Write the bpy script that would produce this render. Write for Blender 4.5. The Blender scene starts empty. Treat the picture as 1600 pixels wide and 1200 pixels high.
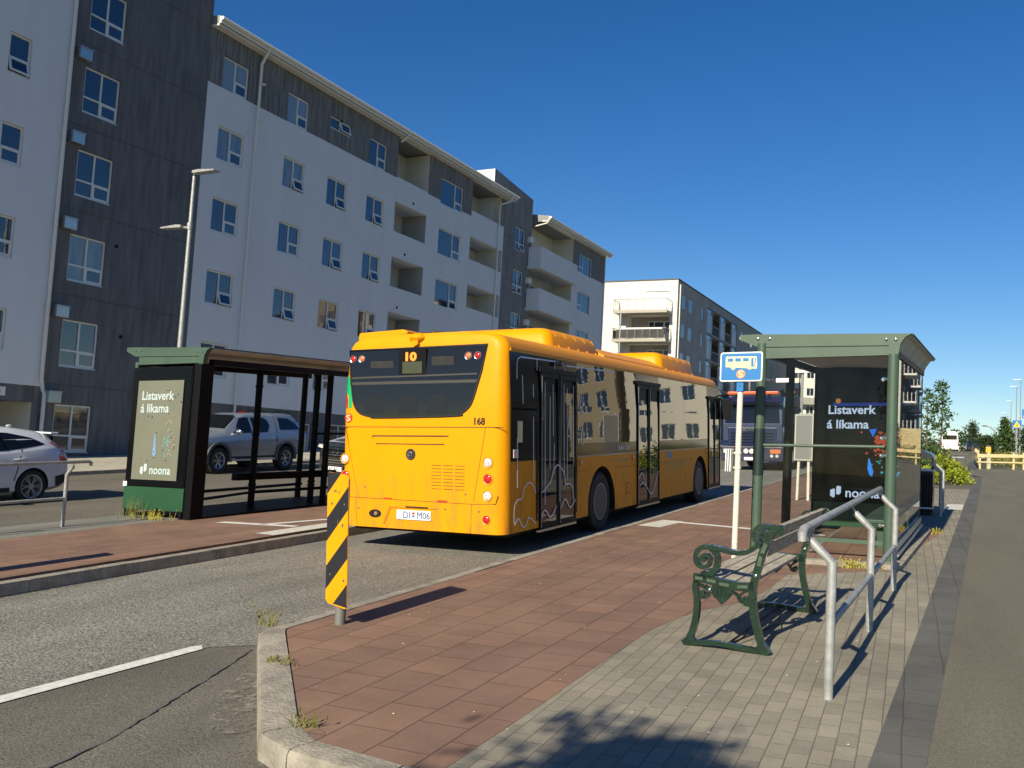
import bpy, bmesh, math, random
from math import sin, cos, pi, radians, tan, sqrt, atan2
from mathutils import Vector, Matrix
random.seed(7)
SC = bpy.context.scene
COL = SC.collection
# ---------------- camera ----------------
FPX = 1400.0
YAW, PITCH, ROLL = radians(26.167), radians(4.104), radians(3.2096)
cam = bpy.data.cameras.new('camera'); camo = bpy.data.objects.new('camera', cam); COL.objects.link(camo)
f_ = Vector((-sin(YAW)*cos(PITCH), cos(YAW)*cos(PITCH), sin(PITCH)))
r_ = Vector((cos(YAW), sin(YAW), 0)); u_ = r_.cross(f_)
r2 = cos(ROLL)*r_ + sin(ROLL)*u_; u2 = -sin(ROLL)*r_ + cos(ROLL)*u_
CAMH = 1.678
m = Matrix((r2, u2, -f_)).transposed().to_4x4(); m.translation = Vector((0, 0, CAMH))
camo.matrix_world = m
cam.sensor_fit = 'HORIZONTAL'; cam.sensor_width = 36.0; cam.lens = FPX/1600*36.0
cam.clip_start = 0.05; cam.clip_end = 3000
SC.camera = camo
SC.render.resolution_x, SC.render.resolution_y = 1024, 768
# ---------------- sky and sun ----------------
SUN_EL = radians(30.6); SUN_AZ = radians(4.4)      # light travels towards +Y, slightly +X, and down
w = bpy.data.worlds.new('World'); SC.world = w; w.use_nodes = True
nt = w.node_tree; bg = nt.nodes['Background']
sky = nt.nodes.new('ShaderNodeTexSky'); sky.sky_type = 'NISHITA'; sky.sun_disc = False
sky.sun_elevation = SUN_EL; sky.sun_rotation = pi + SUN_AZ
sky.air_density = 1.0; sky.dust_density = 0.12; sky.ozone_density = 4.0; sky.altitude = 0
hs = nt.nodes.new('ShaderNodeHueSaturation'); hs.inputs['Hue'].default_value = 0.508; hs.inputs['Saturation'].default_value = 1.30; hs.inputs['Value'].default_value = 0.95
nt.links.new(sky.outputs[0], hs.inputs['Color']); nt.links.new(hs.outputs[0], bg.inputs[0]); bg.inputs[1].default_value = 0.075
sl = bpy.data.lights.new('sun', 'SUN'); sl.energy = 5.0; sl.angle = radians(0.53); sl.color = (1.0, 0.905, 0.70)
so = bpy.data.objects.new('sun', sl); COL.objects.link(so)
D = Vector((sin(SUN_AZ)*cos(SUN_EL), cos(SUN_AZ)*cos(SUN_EL), -sin(SUN_EL)))
so.rotation_euler = D.to_track_quat('-Z', 'Y').to_euler(); so.location = (-5, -20, 30)
SC.view_settings.view_transform = 'Standard'; SC.view_settings.look = 'None'
SC.view_settings.exposure = 0.55; SC.view_settings.gamma = 1.0
SC.cycles.max_bounces = 8; SC.cycles.transparent_max_bounces = 12
SC.cycles.use_denoising = True; SC.cycles.denoiser = 'OPENIMAGEDENOISE'; SC.cycles.denoising_prefilter = 'ACCURATE'; SC.cycles.denoising_input_passes = 'RGB_ALBEDO_NORMAL'

# ---------------- terrain: a steady rise along +Y and a slight fall to the left ----------------
SX, SY = 0.03245, 0.04266
XB = [(-400, -0.406), (-12.5, -0.406), (0, 0.0), (5, 0.162), (400, 0.162)]
YB = [(-400, -1.28), (-30, -1.28), (60, 2.56), (127, 4.35), (2500, 4.6)]
def lerp(t, x):
    if x <= t[0][0]: return t[0][1]
    for (a, b), (c, d) in zip(t, t[1:]):
        if x <= c: return b + (d-b)*(x-a)/(c-a)
    return t[-1][1]
def T(x, y): return lerp(XB, x) + lerp(YB, y)
def slope(x, y): return (T(x+.2, y)-T(x-.2, y))/.4, (T(x, y+.2)-T(x, y-.2))/.4

# ---------------- materials ----------------
MATS = {}
def mat(name, col, rough=0.6, metal=0.0, var=0.0, vscale=3.0, bump=0.0, bscale=40.0, coat=0.0, ior=1.5, stretch=None, emit=None, estr=1.0, trans=0.0, col2=None, spec=None, cth=(0.35, 0.65), detail=6.0):
    if name in MATS: return MATS[name]
    m = bpy.data.materials.new(name); m.use_nodes = True; N = m.node_tree.nodes; L = m.node_tree.links
    p = N['Principled BSDF']
    p.inputs['Base Color'].default_value = (*col, 1); p.inputs['Roughness'].default_value = rough
    p.inputs['Metallic'].default_value = metal; p.inputs['IOR'].default_value = ior
    p.inputs['Coat Weight'].default_value = coat; p.inputs['Coat Roughness'].default_value = 0.03
    if spec is not None: p.inputs['Specular IOR Level'].default_value = spec
    if trans: p.inputs['Transmission Weight'].default_value = trans
    if emit: p.inputs['Emission Color'].default_value = (*emit, 1); p.inputs['Emission Strength'].default_value = estr
    tc = N.new('ShaderNodeTexCoord'); mp = N.new('ShaderNodeMapping'); L.new(tc.outputs['Object'], mp.inputs[0])
    if stretch: mp.inputs['Scale'].default_value = stretch
    if var or col2:
        nz = N.new('ShaderNodeTexNoise'); nz.inputs['Scale'].default_value = vscale; nz.inputs['Detail'].default_value = detail
        nz.inputs['Roughness'].default_value = 0.6
        L.new(mp.outputs[0], nz.inputs['Vector'])
        cr = N.new('ShaderNodeValToRGB'); cr.color_ramp.elements[0].position = cth[0]; cr.color_ramp.elements[1].position = cth[1]
        a = col2 if col2 else tuple(c*(1-var) for c in col); b = tuple(min(1, c*(1+var)) for c in col)
        cr.color_ramp.elements[0].color = (*a, 1); cr.color_ramp.elements[1].color = (*b, 1)
        L.new(nz.outputs[0], cr.inputs[0]); L.new(cr.outputs[0], p.inputs['Base Color'])
    if bump:
        n2 = N.new('ShaderNodeTexNoise'); n2.inputs['Scale'].default_value = bscale; n2.inputs['Detail'].default_value = 4
        L.new(mp.outputs[0], n2.inputs['Vector'])
        bp = N.new('ShaderNodeBump'); bp.inputs['Strength'].default_value = 1.0; bp.inputs['Distance'].default_value = bump
        L.new(n2.outputs[0], bp.inputs['Height']); L.new(bp.outputs[0], p.inputs['Normal'])
    MATS[name] = m
    return m

def paver(name, c1, c2, mortar, bw, rh, rot=0.0, msize=0.004, off=0.5, stain=0.25, loc=(0, 0, 0), bdist=0.006, wob=.03):
    m = bpy.data.materials.new(name); m.use_nodes = True; N = m.node_tree.nodes; L = m.node_tree.links
    p = N['Principled BSDF']; p.inputs['Roughness'].default_value = 0.85; p.inputs['Specular IOR Level'].default_value = 0.3
    tc = N.new('ShaderNodeTexCoord'); mp = N.new('ShaderNodeMapping'); mp.inputs['Rotation'].default_value = (0, 0, rot); mp.inputs['Location'].default_value = loc
    L.new(tc.outputs['Object'], mp.inputs[0])
    # slight wobble so the joints are not ruler straight
    nw = N.new('ShaderNodeTexNoise'); nw.inputs['Scale'].default_value = 2.3; L.new(mp.outputs[0], nw.inputs['Vector'])
    sub = N.new('ShaderNodeVectorMath'); sub.operation = 'SUBTRACT'; sub.inputs[1].default_value = (.5, .5, .5); L.new(nw.outputs['Color'], sub.inputs[0])
    scl = N.new('ShaderNodeVectorMath'); scl.operation = 'SCALE'; scl.inputs['Scale'].default_value = wob; L.new(sub.outputs[0], scl.inputs[0])
    add = N.new('ShaderNodeVectorMath'); add.operation = 'ADD'; L.new(mp.outputs[0], add.inputs[0]); L.new(scl.outputs[0], add.inputs[1])
    b = N.new('ShaderNodeTexBrick'); b.offset = off; b.squash = 1.0
    b.inputs['Scale'].default_value = 1.0; b.inputs['Brick Width'].default_value = bw; b.inputs['Row Height'].default_value = rh
    b.inputs['Mortar Size'].default_value = msize; b.inputs['Mortar Smooth'].default_value = 0.3
    b.inputs['Color1'].default_value = (*c1, 1); b.inputs['Color2'].default_value = (*c2, 1); b.inputs['Mortar'].default_value = (*mortar, 1)
    L.new(add.outputs[0], b.inputs['Vector'])
    nz = N.new('ShaderNodeTexNoise'); nz.inputs['Scale'].default_value = 1.3; nz.inputs['Detail'].default_value = 8; nz.inputs['Roughness'].default_value = .65
    L.new(tc.outputs['Object'], nz.inputs['Vector'])
    mr = N.new('ShaderNodeMapRange'); mr.inputs[1].default_value = .3; mr.inputs[2].default_value = .7; mr.inputs[3].default_value = 1-stain; mr.inputs[4].default_value = 1+stain*.6
    L.new(nz.outputs[0], mr.inputs[0])
    n3 = N.new('ShaderNodeTexNoise'); n3.inputs['Scale'].default_value = 160; n3.inputs['Detail'].default_value = 3; L.new(tc.outputs['Object'], n3.inputs['Vector'])
    mr3 = N.new('ShaderNodeMapRange'); mr3.inputs[1].default_value = .3; mr3.inputs[2].default_value = .7; mr3.inputs[3].default_value = .82; mr3.inputs[4].default_value = 1.18
    L.new(n3.outputs[0], mr3.inputs[0])
    mu = N.new('ShaderNodeMath'); mu.operation = 'MULTIPLY'; L.new(mr.outputs[0], mu.inputs[0]); L.new(mr3.outputs[0], mu.inputs[1])
    vm = N.new('ShaderNodeVectorMath'); vm.operation = 'SCALE'; L.new(b.outputs['Color'], vm.inputs[0]); L.new(mu.outputs[0], vm.inputs['Scale'])
    L.new(vm.outputs[0], p.inputs['Base Color'])
    inv = N.new('ShaderNodeMath'); inv.operation = 'MULTIPLY_ADD'; inv.inputs[1].default_value = -1.0; L.new(b.outputs['Fac'], inv.inputs[0]); 
    sc3 = N.new('ShaderNodeMath'); sc3.operation = 'MULTIPLY'; sc3.inputs[1].default_value = .35; L.new(n3.outputs[0], sc3.inputs[0]); L.new(sc3.outputs[0], inv.inputs[2])
    # every stone sits at a slightly different height
    b2 = N.new('ShaderNodeSeparateColor'); L.new(b.outputs['Color'], b2.inputs[0])
    bp = N.new('ShaderNodeBump'); bp.inputs['Distance'].default_value = bdist; bp.inputs['Strength'].default_value = 1.0
    L.new(inv.outputs[0], bp.inputs['Height']); L.new(bp.outputs[0], p.inputs['Normal'])
    MATS[name] = m; return m

def asphalt(name, c, agg=0.35, sc=90, patch=0.2, warm=(1, 1, 1), bump=.006):
    m = bpy.data.materials.new(name); m.use_nodes = True; N = m.node_tree.nodes; L = m.node_tree.links
    p = N['Principled BSDF']; p.inputs['Roughness'].default_value = 0.82; p.inputs['Specular IOR Level'].default_value = 0.35
    tc = N.new('ShaderNodeTexCoord')
    v = N.new('ShaderNodeTexVoronoi'); v.inputs['Scale'].default_value = sc; L.new(tc.outputs['Object'], v.inputs['Vector'])
    n1 = N.new('ShaderNodeTexNoise'); n1.inputs['Scale'].default_value = sc*.7; n1.inputs['Detail'].default_value = 5; L.new(tc.outputs['Object'], n1.inputs['Vector'])
    mp = N.new('ShaderNodeMapping'); mp.inputs['Scale'].default_value = (1.0, .25, 1); L.new(tc.outputs['Object'], mp.inputs[0])
    n2 = N.new('ShaderNodeTexNoise'); n2.inputs['Scale'].default_value = 1.1; n2.inputs['Detail'].default_value = 7; n2.inputs['Roughness'].default_value = .6; L.new(mp.outputs[0], n2.inputs['Vector'])
    m1 = N.new('ShaderNodeMapRange'); m1.inputs[1].default_value = .3; m1.inputs[2].default_value = .7; m1.inputs[3].default_value = 1-agg; m1.inputs[4].default_value = 1+agg*1.3; L.new(n1.outputs[0], m1.inputs[0])
    m2 = N.new('ShaderNodeMapRange'); m2.inputs[1].default_value = .35; m2.inputs[2].default_value = .65; m2.inputs[3].default_value = 1-patch; m2.inputs[4].default_value = 1+patch; L.new(n2.outputs[0], m2.inputs[0])
    sp = N.new('ShaderNodeSeparateColor'); L.new(v.outputs['Color'], sp.inputs[0])
    m3 = N.new('ShaderNodeMapRange'); m3.inputs[1].default_value = .0; m3.inputs[2].default_value = 1; m3.inputs[3].default_value = 1-agg*.6; m3.inputs[4].default_value = 1+agg*.6; L.new(sp.outputs[0], m3.inputs[0])
    a = N.new('ShaderNodeMath'); a.operation = 'MULTIPLY'; L.new(m1.outputs[0], a.inputs[0]); L.new(m2.outputs[0], a.inputs[1])
    b = N.new('ShaderNodeMath'); b.operation = 'MULTIPLY'; L.new(a.outputs[0], b.inputs[0]); L.new(m3.outputs[0], b.inputs[1])
    vm = N.new('ShaderNodeVectorMath'); vm.operation = 'SCALE'; vm.inputs[0].default_value = c; L.new(b.outputs[0], vm.inputs['Scale'])
    L.new(vm.outputs[0], p.inputs['Base Color'])
    bp = N.new('ShaderNodeBump'); bp.inputs['Distance'].default_value = bump; L.new(n1.outputs[0], bp.inputs['Height']); L.new(bp.outputs[0], p.inputs['Normal'])
    MATS[name] = m; return m

# ---------------- mesh builder ----------------
class MB:
    def __init__(s): s.v = []; s.f = []; s.m = []; s.mats = []; s.cur = 0
    def mat(s, m):
        if m not in s.mats: s.mats.append(m)
        s.cur = s.mats.index(m); return s
    def add(s, vs, fs):
        o = len(s.v); s.v += [tuple(v) for v in vs]
        for f in fs: s.f.append(tuple(i+o for i in f)); s.m.append(s.cur)
        return s
    def box(s, x0, x1, y0, y1, z0, z1):
        if x0 > x1: x0, x1 = x1, x0
        if y0 > y1: y0, y1 = y1, y0
        if z0 > z1: z0, z1 = z1, z0
        return s.add([(x0,y0,z0),(x1,y0,z0),(x1,y1,z0),(x0,y1,z0),(x0,y0,z1),(x1,y0,z1),(x1,y1,z1),(x0,y1,z1)],
                     [(0,3,2,1),(4,5,6,7),(0,1,5,4),(1,2,6,5),(2,3,7,6),(3,0,4,7)])
    def obox(s, c, d, mtx):   # box centred at c with full sizes d, turned by a 3x3
        q = []
        for z in (-.5,.5):
            for x, y in ((-.5,-.5),(.5,-.5),(.5,.5),(-.5,.5)):
                q.append(Vector(c) + mtx @ Vector((x*d[0], y*d[1], z*d[2])))
        return s.add(q, [(0,3,2,1),(4,5,6,7),(0,1,5,4),(1,2,6,5),(2,3,7,6),(3,0,4,7)])
    def tube(s, pts, r, n=10, cap=True, closed=False):
        pts = [Vector(p) for p in pts]; k = len(pts); rs = r if isinstance(r, (list, tuple)) else [r]*k
        rings = []; up = None
        for i, p in enumerate(pts):
            if closed: t = (pts[(i+1) % k]-pts[i-1]).normalized()
            else: t = (pts[min(i+1, k-1)]-pts[max(i-1, 0)]).normalized()
            if up is None:
                up = Vector((0,0,1)) if abs(t.z) < .9 else Vector((1,0,0))
            a = t.cross(up); a.normalize(); b = a.cross(t); up = b
            sc = 1.0
            if 0 < i < k-1:
                c = (pts[i]-pts[i-1]).normalized().dot((pts[i+1]-pts[i]).normalized()); sc = 1/max(.5, sqrt((1+c)/2))
            rings.append([p + (a*cos(2*pi*j/n) + b*sin(2*pi*j/n))*rs[i]*(sc if abs(sc) < 1.4 else 1.4) for j in range(n)])
        vs = [v for rg in rings for v in rg]; fs = []
        for i in range(k if closed else k-1):
            i2 = (i+1) % k
            for j in range(n):
                j2 = (j+1) % n; fs.append((i*n+j, i*n+j2, i2*n+j2, i2*n+j))
        if cap and not closed:
            fs.append(tuple(range(n-1, -1, -1))); fs.append(tuple((k-1)*n+j for j in range(n)))
        return s.add(vs, fs)
    def cyl(s, c, r, h, axis='z', n=24, r2=None):
        r2 = r if r2 is None else r2; A = {'z': (0,1,2), 'x': (1,2,0), 'y': (2,0,1)}[axis]; vs = []
        for rr, hh in ((r, 0), (r2, h)):
            for j in range(n):
                q = [0,0,0]; q[A[0]] = rr*cos(2*pi*j/n); q[A[1]] = rr*sin(2*pi*j/n); q[A[2]] = hh
                vs.append((c[0]+q[0], c[1]+q[1], c[2]+q[2]))
        fs = [(j, (j+1) % n, n+(j+1) % n, n+j) for j in range(n)] + [tuple(range(n-1, -1, -1)), tuple(range(n, 2*n))]
        return s.add(vs, fs)
    def lathe(s, prof, c=(0,0,0), axis='z', n=24, caps=True):
        A = {'z': (0,1,2), 'x': (1,2,0), 'y': (2,0,1)}[axis]; vs = []
        for rr, hh in prof:
            for j in range(n):
                q = [0,0,0]; q[A[0]] = rr*cos(2*pi*j/n); q[A[1]] = rr*sin(2*pi*j/n); q[A[2]] = hh
                vs.append((c[0]+q[0], c[1]+q[1], c[2]+q[2]))
        k = len(prof); fs = [(i*n+j, i*n+(j+1) % n, (i+1)*n+(j+1) % n, (i+1)*n+j) for i in range(k-1) for j in range(n)]
        if caps: fs += [tuple(range(n-1, -1, -1)), tuple((k-1)*n+j for j in range(n))]
        return s.add(vs, fs)
    def prism(s, poly, a, b, axis='y'):
        """poly of 2D points extruded from a to b along axis. axis y: poly=(x,z); x: poly=(y,z); z: poly=(x,y)"""
        def P(p, t): return {'y': (p[0], t, p[1]), 'x': (t, p[0], p[1]), 'z': (p[0], p[1], t)}[axis]
        n = len(poly); vs = [P(p, a) for p in poly] + [P(p, b) for p in poly]
        ar = sum(poly[i][0]*poly[(i+1) % n][1]-poly[(i+1) % n][0]*poly[i][1] for i in range(n))
        fl = (ar > 0) != (axis == 'y'); fl = fl != (b < a)
        bot = tuple(range(n)); top = tuple(range(n, 2*n))
        if fl: fs = [bot[::-1], top] + [(i, (i+1) % n, n+(i+1) % n, n+i) for i in range(n)]
        else: fs = [bot, top[::-1]] + [(n+i, n+(i+1) % n, (i+1) % n, i) for i in range(n)]
        return s.add(vs, fs)
    def ribbon(s, path, wd, a, b, axis='y', closed=False):
        """flat bar of in-plane width wd following a 2D path, extruded from a to b; wd may be a list"""
        n = len(path); ws = wd if isinstance(wd, (list, tuple)) else [wd]*n; L = []; R = []
        for i in range(n):
            p0 = path[(i-1) % n] if closed else path[max(i-1, 0)]; p1 = path[(i+1) % n] if closed else path[min(i+1, n-1)]
            t = Vector((p1[0]-p0[0], p1[1]-p0[1])); t.normalize(); nn = Vector((-t.y, t.x))*ws[i]/2
            L.append((path[i][0]+nn.x, path[i][1]+nn.y)); R.append((path[i][0]-nn.x, path[i][1]-nn.y))
        def P(p, t): return {'y': (p[0], t, p[1]), 'x': (t, p[0], p[1]), 'z': (p[0], p[1], t)}[axis]
        vs = []
        for i in range(n): vs += [P(L[i], a), P(R[i], a), P(R[i], b), P(L[i], b)]
        fs = []
        for i in range(n if closed else n-1):
            o = i*4; q = ((i+1) % n)*4
            for j in range(4): fs.append((o+j, o+(j+1) % 4, q+(j+1) % 4, q+j))
        if not closed: fs += [(3,2,1,0), tuple((n-1)*4+j for j in range(4))]
        return s.add(vs, fs)
    def sphere(s, c, r, n=12, k=8, sc=(1,1,1)):
        vs = []; fs = []
        for i in range(k+1):
            a = pi*i/k
            for j in range(n): vs.append((c[0]+r*sc[0]*sin(a)*cos(2*pi*j/n), c[1]+r*sc[1]*sin(a)*sin(2*pi*j/n), c[2]+r*sc[2]*cos(a)))
        for i in range(k):
            for j in range(n): fs.append((i*n+j, (i+1)*n+j, (i+1)*n+(j+1) % n, i*n+(j+1) % n))
        return s.add(vs, fs)
    def wall(s, x, u0, u1, z0, z1, holes, dep, flip=False):
        """sheet at x facing +x with holes (u0,u1,z0,z1), reveals going dep towards -x"""
        us = sorted({u0, u1, *[min(max(h[i], u0), u1) for h in holes for i in (0, 1)]})
        zs = sorted({z0, z1, *[min(max(h[i], z0), z1) for h in holes for i in (2, 3)]})
        for a, b in zip(us, us[1:]):
            for c, d in zip(zs, zs[1:]):
                mu, mz = (a+b)/2, (c+d)/2
                if any(h[0] < mu < h[1] and h[2] < mz < h[3] for h in holes): continue
                s.add([(x,a,c),(x,b,c),(x,b,d),(x,a,d)], [(0,1,2,3)])
        for h in holes:
            a, b, c, d = h[:4]; e = x-dep
            if c < z0 or a < u0 or b > u1 or d > z1: pass
            s.add([(x,a,c),(x,b,c),(x,b,d),(x,a,d),(e,a,c),(e,b,c),(e,b,d),(e,a,d)], [(0,4,5,1),(1,5,6,2),(2,6,7,3),(3,7,4,0)])
        return s
    def obj(s, name, m=None, parent=None, smooth=35, loc=None, rot=None, bevel=0, merge=False):
        me = bpy.data.meshes.new(name); me.from_pydata(s.v, [], s.f)
        mats = s.mats if s.mats else ([m] if m else [])
        for q in mats: me.materials.append(q)
        if s.mats: me.polygons.foreach_set('material_index', s.m)
        if merge:
            b = bmesh.new(); b.from_mesh(me); bmesh.ops.remove_doubles(b, verts=b.verts, dist=merge if merge is not True else 1e-4)
            bmesh.ops.recalc_face_normals(b, faces=b.faces); b.to_mesh(me); b.free()
        if smooth:
            me.polygons.foreach_set('use_smooth', [True]*len(me.polygons))
            try: me.set_sharp_from_angle(angle=radians(smooth))
            except Exception: pass
        me.update()
        o = bpy.data.objects.new(name, me); COL.objects.link(o)
        if parent: o.parent = parent
        if loc: o.location = loc
        if rot: o.rotation_euler = rot
        if bevel:
            bv = o.modifiers.new('bevel', 'BEVEL'); bv.width = bevel; bv.segments = 3; bv.limit_method = 'ANGLE'; bv.angle_limit = radians(40)
        return o

PLACED = []   # (root, mode)
def thing(name, label, cat, x=0, y=0, h=0, rz=0.0, mode='shear', group=None):
    """Empty at a thing's base; x, y on the ground, h above it. mode: shear = follows the slope upright, rot = tilts with it, grav = h is true height"""
    o = bpy.data.objects.new(name, None); COL.objects.link(o); o.empty_display_size = .2
    tag(o, label, cat, group); o.rotation_euler = (0, 0, rz); o.location = (x, y, h); PLACED.append((o, mode)); return o
def tag(o, label=None, cat=None, group=None, kind=None):
    if label: o['label'] = label
    if cat: o['category'] = cat
    if group: o['group'] = group
    if kind: o['kind'] = kind
    return o
def place(o, x, y, h=0, rz=0.0, mode='shear'):
    o.rotation_euler = (0, 0, rz); o.location = (x, y, h); PLACED.append((o, mode)); return o
def copy_tree(o, parent=None):
    c = o.copy(); COL.objects.link(c)
    if parent: c.parent = parent
    for ch in list(o.children): copy_tree(ch, c)
    return c
def finish():
    done = set()
    for o, mode in PLACED:
        x, y, h = o.location
        if mode == 'grav': continue
        sx, sy = slope(x, y)
        o.location = (x, y, T(x, y)+h)
        rz = o.rotation_euler.z
        if mode == 'rot':
            n = Vector((-sx, -sy, 1)).normalized(); q = Vector((0,0,1)).rotation_difference(n)
            o.rotation_euler = (q.to_matrix() @ Matrix.Rotation(rz, 3, 'Z')).to_euler()
        elif mode == 'shear':
            a = sx*cos(rz)+sy*sin(rz); b = -sx*sin(rz)+sy*cos(rz)
            def walk(ob, M):
                if ob.type == 'MESH' and ob.data.name not in done:
                    done.add(ob.data.name); Mi = M.inverted(); me = ob.data
                    for v in me.vertices:
                        p = M @ v.co; p.z += a*p.x+b*p.y; v.co = Mi @ p
                for ch in ob.children: walk(ch, M @ ch.matrix_basis)
            walk(o, Matrix.Identity(4))
def sheet(name, polys, h, m, thick=0, kind='structure', lab=None):
    """ground sheet(s) in plan coordinates draped on the terrain at height h"""
    b = bmesh.new()
    for poly in polys:
        vs = [b.verts.new((x, y, 0)) for x, y in poly]; b.faces.new(vs)
    for t, n in ((XB, (1,0,0)), (YB, (0,1,0))):
        for v, _ in t[1:-1]:
            bmesh.ops.bisect_plane(b, geom=b.verts[:]+b.edges[:]+b.faces[:], plane_co=(v, v, 0), plane_no=n)
    bmesh.ops.recalc_face_normals(b, faces=b.faces)
    for f in b.faces:
        if f.normal.z < 0: f.normal_flip()
    if thick:
        r = bmesh.ops.extrude_face_region(b, geom=b.faces[:]); vv = [g for g in r['geom'] if isinstance(g, bmesh.types.BMVert)]
        low = [v for v in b.verts if v not in vv]
        for v in low: v.co.z -= thick
        bmesh.ops.recalc_face_normals(b, faces=b.faces)
    for v in b.verts: v.co.z += h + T(v.co.x, v.co.y)
    me = bpy.data.meshes.new(name); b.to_mesh(me); b.free(); me.materials.append(m)
    o = bpy.data.objects.new(name, me); COL.objects.link(o); tag(o, lab, kind=kind); return o
def rect(x0, x1, y0, y1): return [(x0,y0),(x1,y0),(x1,y1),(x0,y1)]
_txtc = {}
def text(body, size, depth=.004, align='LEFT', sx=1.0, bold=0.0):
    """mesh of lettering in its own XY plane (x right, y up)"""
    c = bpy.data.curves.new('lettering', 'FONT'); c.body = body; c.size = size; c.extrude = depth/2; c.align_x = align; c.offset = bold; c.resolution_u = 3
    o = bpy.data.objects.new('lettering', c); COL.objects.link(o); bpy.context.view_layer.update()
    me = bpy.data.meshes.new_from_object(o.evaluated_get(bpy.context.evaluated_depsgraph_get())); bpy.data.objects.remove(o); bpy.data.curves.remove(c)
    for v in me.vertices: v.co.x *= sx
    return me
def put_text(name, body, size, m, parent, loc, right, up, depth=.004, align='LEFT', sx=1.0, bold=0.0):
    me = text(body, size, depth, align, sx, bold); me.materials.clear(); me.materials.append(m)
    r = Vector(right).normalized(); u = Vector(up).normalized(); n = r.cross(u)
    Mx = Matrix((r, u, n)).transposed().to_4x4(); Mx.translation = Vector(loc)
    me.transform(Mx); me.name = name
    o = bpy.data.objects.new(name, me); COL.objects.link(o); o.parent = parent; return o
def boolcut(o, cutters):
    dg = None
    for c in cutters:
        b = o.modifiers.new('cut', 'BOOLEAN'); b.operation = 'DIFFERENCE'; b.object = c; b.solver = 'EXACT'; b.material_mode = 'TRANSFER'
    bpy.context.view_layer.update()
    me = bpy.data.meshes.new_from_object(o.evaluated_get(bpy.context.evaluated_depsgraph_get()))
    o.modifiers.clear(); old = o.data; o.data = me; me.name = old.name
    for c in cutters: bpy.data.objects.remove(c)
    me.polygons.foreach_set('use_smooth', [True]*len(me.polygons)); me.set_sharp_from_angle(angle=radians(30))
    return o
def arc(cx, cy, r, a0, a1, n=8): return [(cx+r*cos(radians(a0+(a1-a0)*i/n)), cy+r*sin(radians(a0+(a1-a0)*i/n))) for i in range(n+1)]
def rrect(x0, x1, z0, z1, r, n=4):
    return arc(x1-r, z0+r, r, -90, 0, n)+arc(x1-r, z1-r, r, 0, 90, n)+arc(x0+r, z1-r, r, 90, 180, n)+arc(x0+r, z0+r, r, 180, 270, n)
def smoothpath(pts, k=4, closed=False):
    """Catmull-Rom"""
    n = len(pts); out = []
    for i in range(n if closed else n-1):
        g = lambda j: Vector(pts[j % n]) if closed else Vector(pts[min(max(j, 0), n-1)])
        p0, p1, p2, p3 = g(i-1), g(i), g(i+1), g(i+2)
        for s in range(k):
            t = s/k
            out.append(tuple(.5*((2*p1)+(p2-p0)*t+(2*p0-5*p1+4*p2-p3)*t*t+(-p0+3*p1-3*p2+p3)*t**3)))
    if not closed: out.append(tuple(pts[-1]))
    return out
# ---------------- shared materials ----------------
M_white = mat('white_render', (.68,.685,.69), .85, var=.03, vscale=1.1, stretch=(1.5,1.5,.25), detail=8, bump=.004, bscale=60)
M_cream = mat('cream_render', (.62,.58,.47), .85, var=.05, vscale=.6, bump=.004, bscale=60)
M_conc = mat('board_marked_concrete', (.128,.129,.132), .9, var=.30, vscale=1.3, stretch=(3.2,3.2,.45), detail=10, bump=.02, bscale=9, cth=(.3,.7))
M_conc2 = mat('rough_board_concrete', (.17,.167,.162), .9, var=.55, vscale=2.4, stretch=(4.5,4.5,.3), bump=.03, bscale=9, cth=(.3,.7))
M_conc3 = mat('hazy_concrete', (.21,.205,.20), .9, var=.30, vscale=1.4, stretch=(3,3,.4), bump=.02, bscale=9, cth=(.3,.7))  # far tower: distance haze put into a lighter concrete colour
M_joint = mat('concrete_joint', (.10,.095,.09), .9)
M_wframe = mat('white_window_frame', (.72,.71,.66), .4)
M_glass = mat('window_glass', (.012,.02,.045), .03, ior=2.1, bump=.0012, bscale=1.6)
M_curtain = mat('curtained_glass', (.16,.2,.22), .05, ior=2.0, var=.25, vscale=2, stretch=(6,6,.4), bump=.001, bscale=1.6)
M_blind = mat('blind_behind_glass', (.22,.27,.30), .05, ior=1.9, bump=.001, bscale=1.6)
M_pipe = mat('white_pipe', (.68,.66,.6), .4)
M_zinc = mat('galvanised_steel', (.34,.345,.34), .5, metal=.35, var=.2, vscale=14, bump=.001, bscale=60)
M_alu = mat('brushed_aluminium', (.5,.5,.5), .3, metal=.9)
M_green = mat('shelter_green_paint', (.048,.085,.058), .5, var=.12, vscale=2)
M_greend = mat('cabinet_green_paint', (.012,.062,.025), .45, var=.1, vscale=2)
M_green2 = mat('bench_green_paint', (.004,.020,.0095), .26, coat=.5, var=.3, vscale=14, bump=.003, bscale=90)
M_black = mat('black_paint', (.0035,.004,.0045), .5, spec=.15)
M_rubber = mat('black_rubber', (.014,.014,.015), .75, bump=.002, bscale=80)
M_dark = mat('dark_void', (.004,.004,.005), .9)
M_chrome = mat('chrome', (.75,.75,.75), .12, metal=1)
M_yellow = mat('bus_yellow_paint', (.74,.285,.001), .42, spec=.16, var=.035, vscale=2.2)
M_busglass = mat('tinted_bus_glass', (.004,.005,.007), .012, ior=1.75, bump=.0010, bscale=1.3, stretch=(1,.8,1.8))
M_backglass = mat('rear_screen_glass', (.010,.010,.011), .04, ior=1.5)
M_line = mat('white_line_decal', (.72,.75,.78), .4)
M_red = mat('red_lens', (.45,.008,.012), .12, coat=1)
M_amber = mat('orange_lens', (.55,.16,.06), .12, coat=1)
M_clear = mat('clear_lens', (.55,.53,.53), .2, coat=.5, var=.55, vscale=75, cth=(.42,.58))
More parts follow.
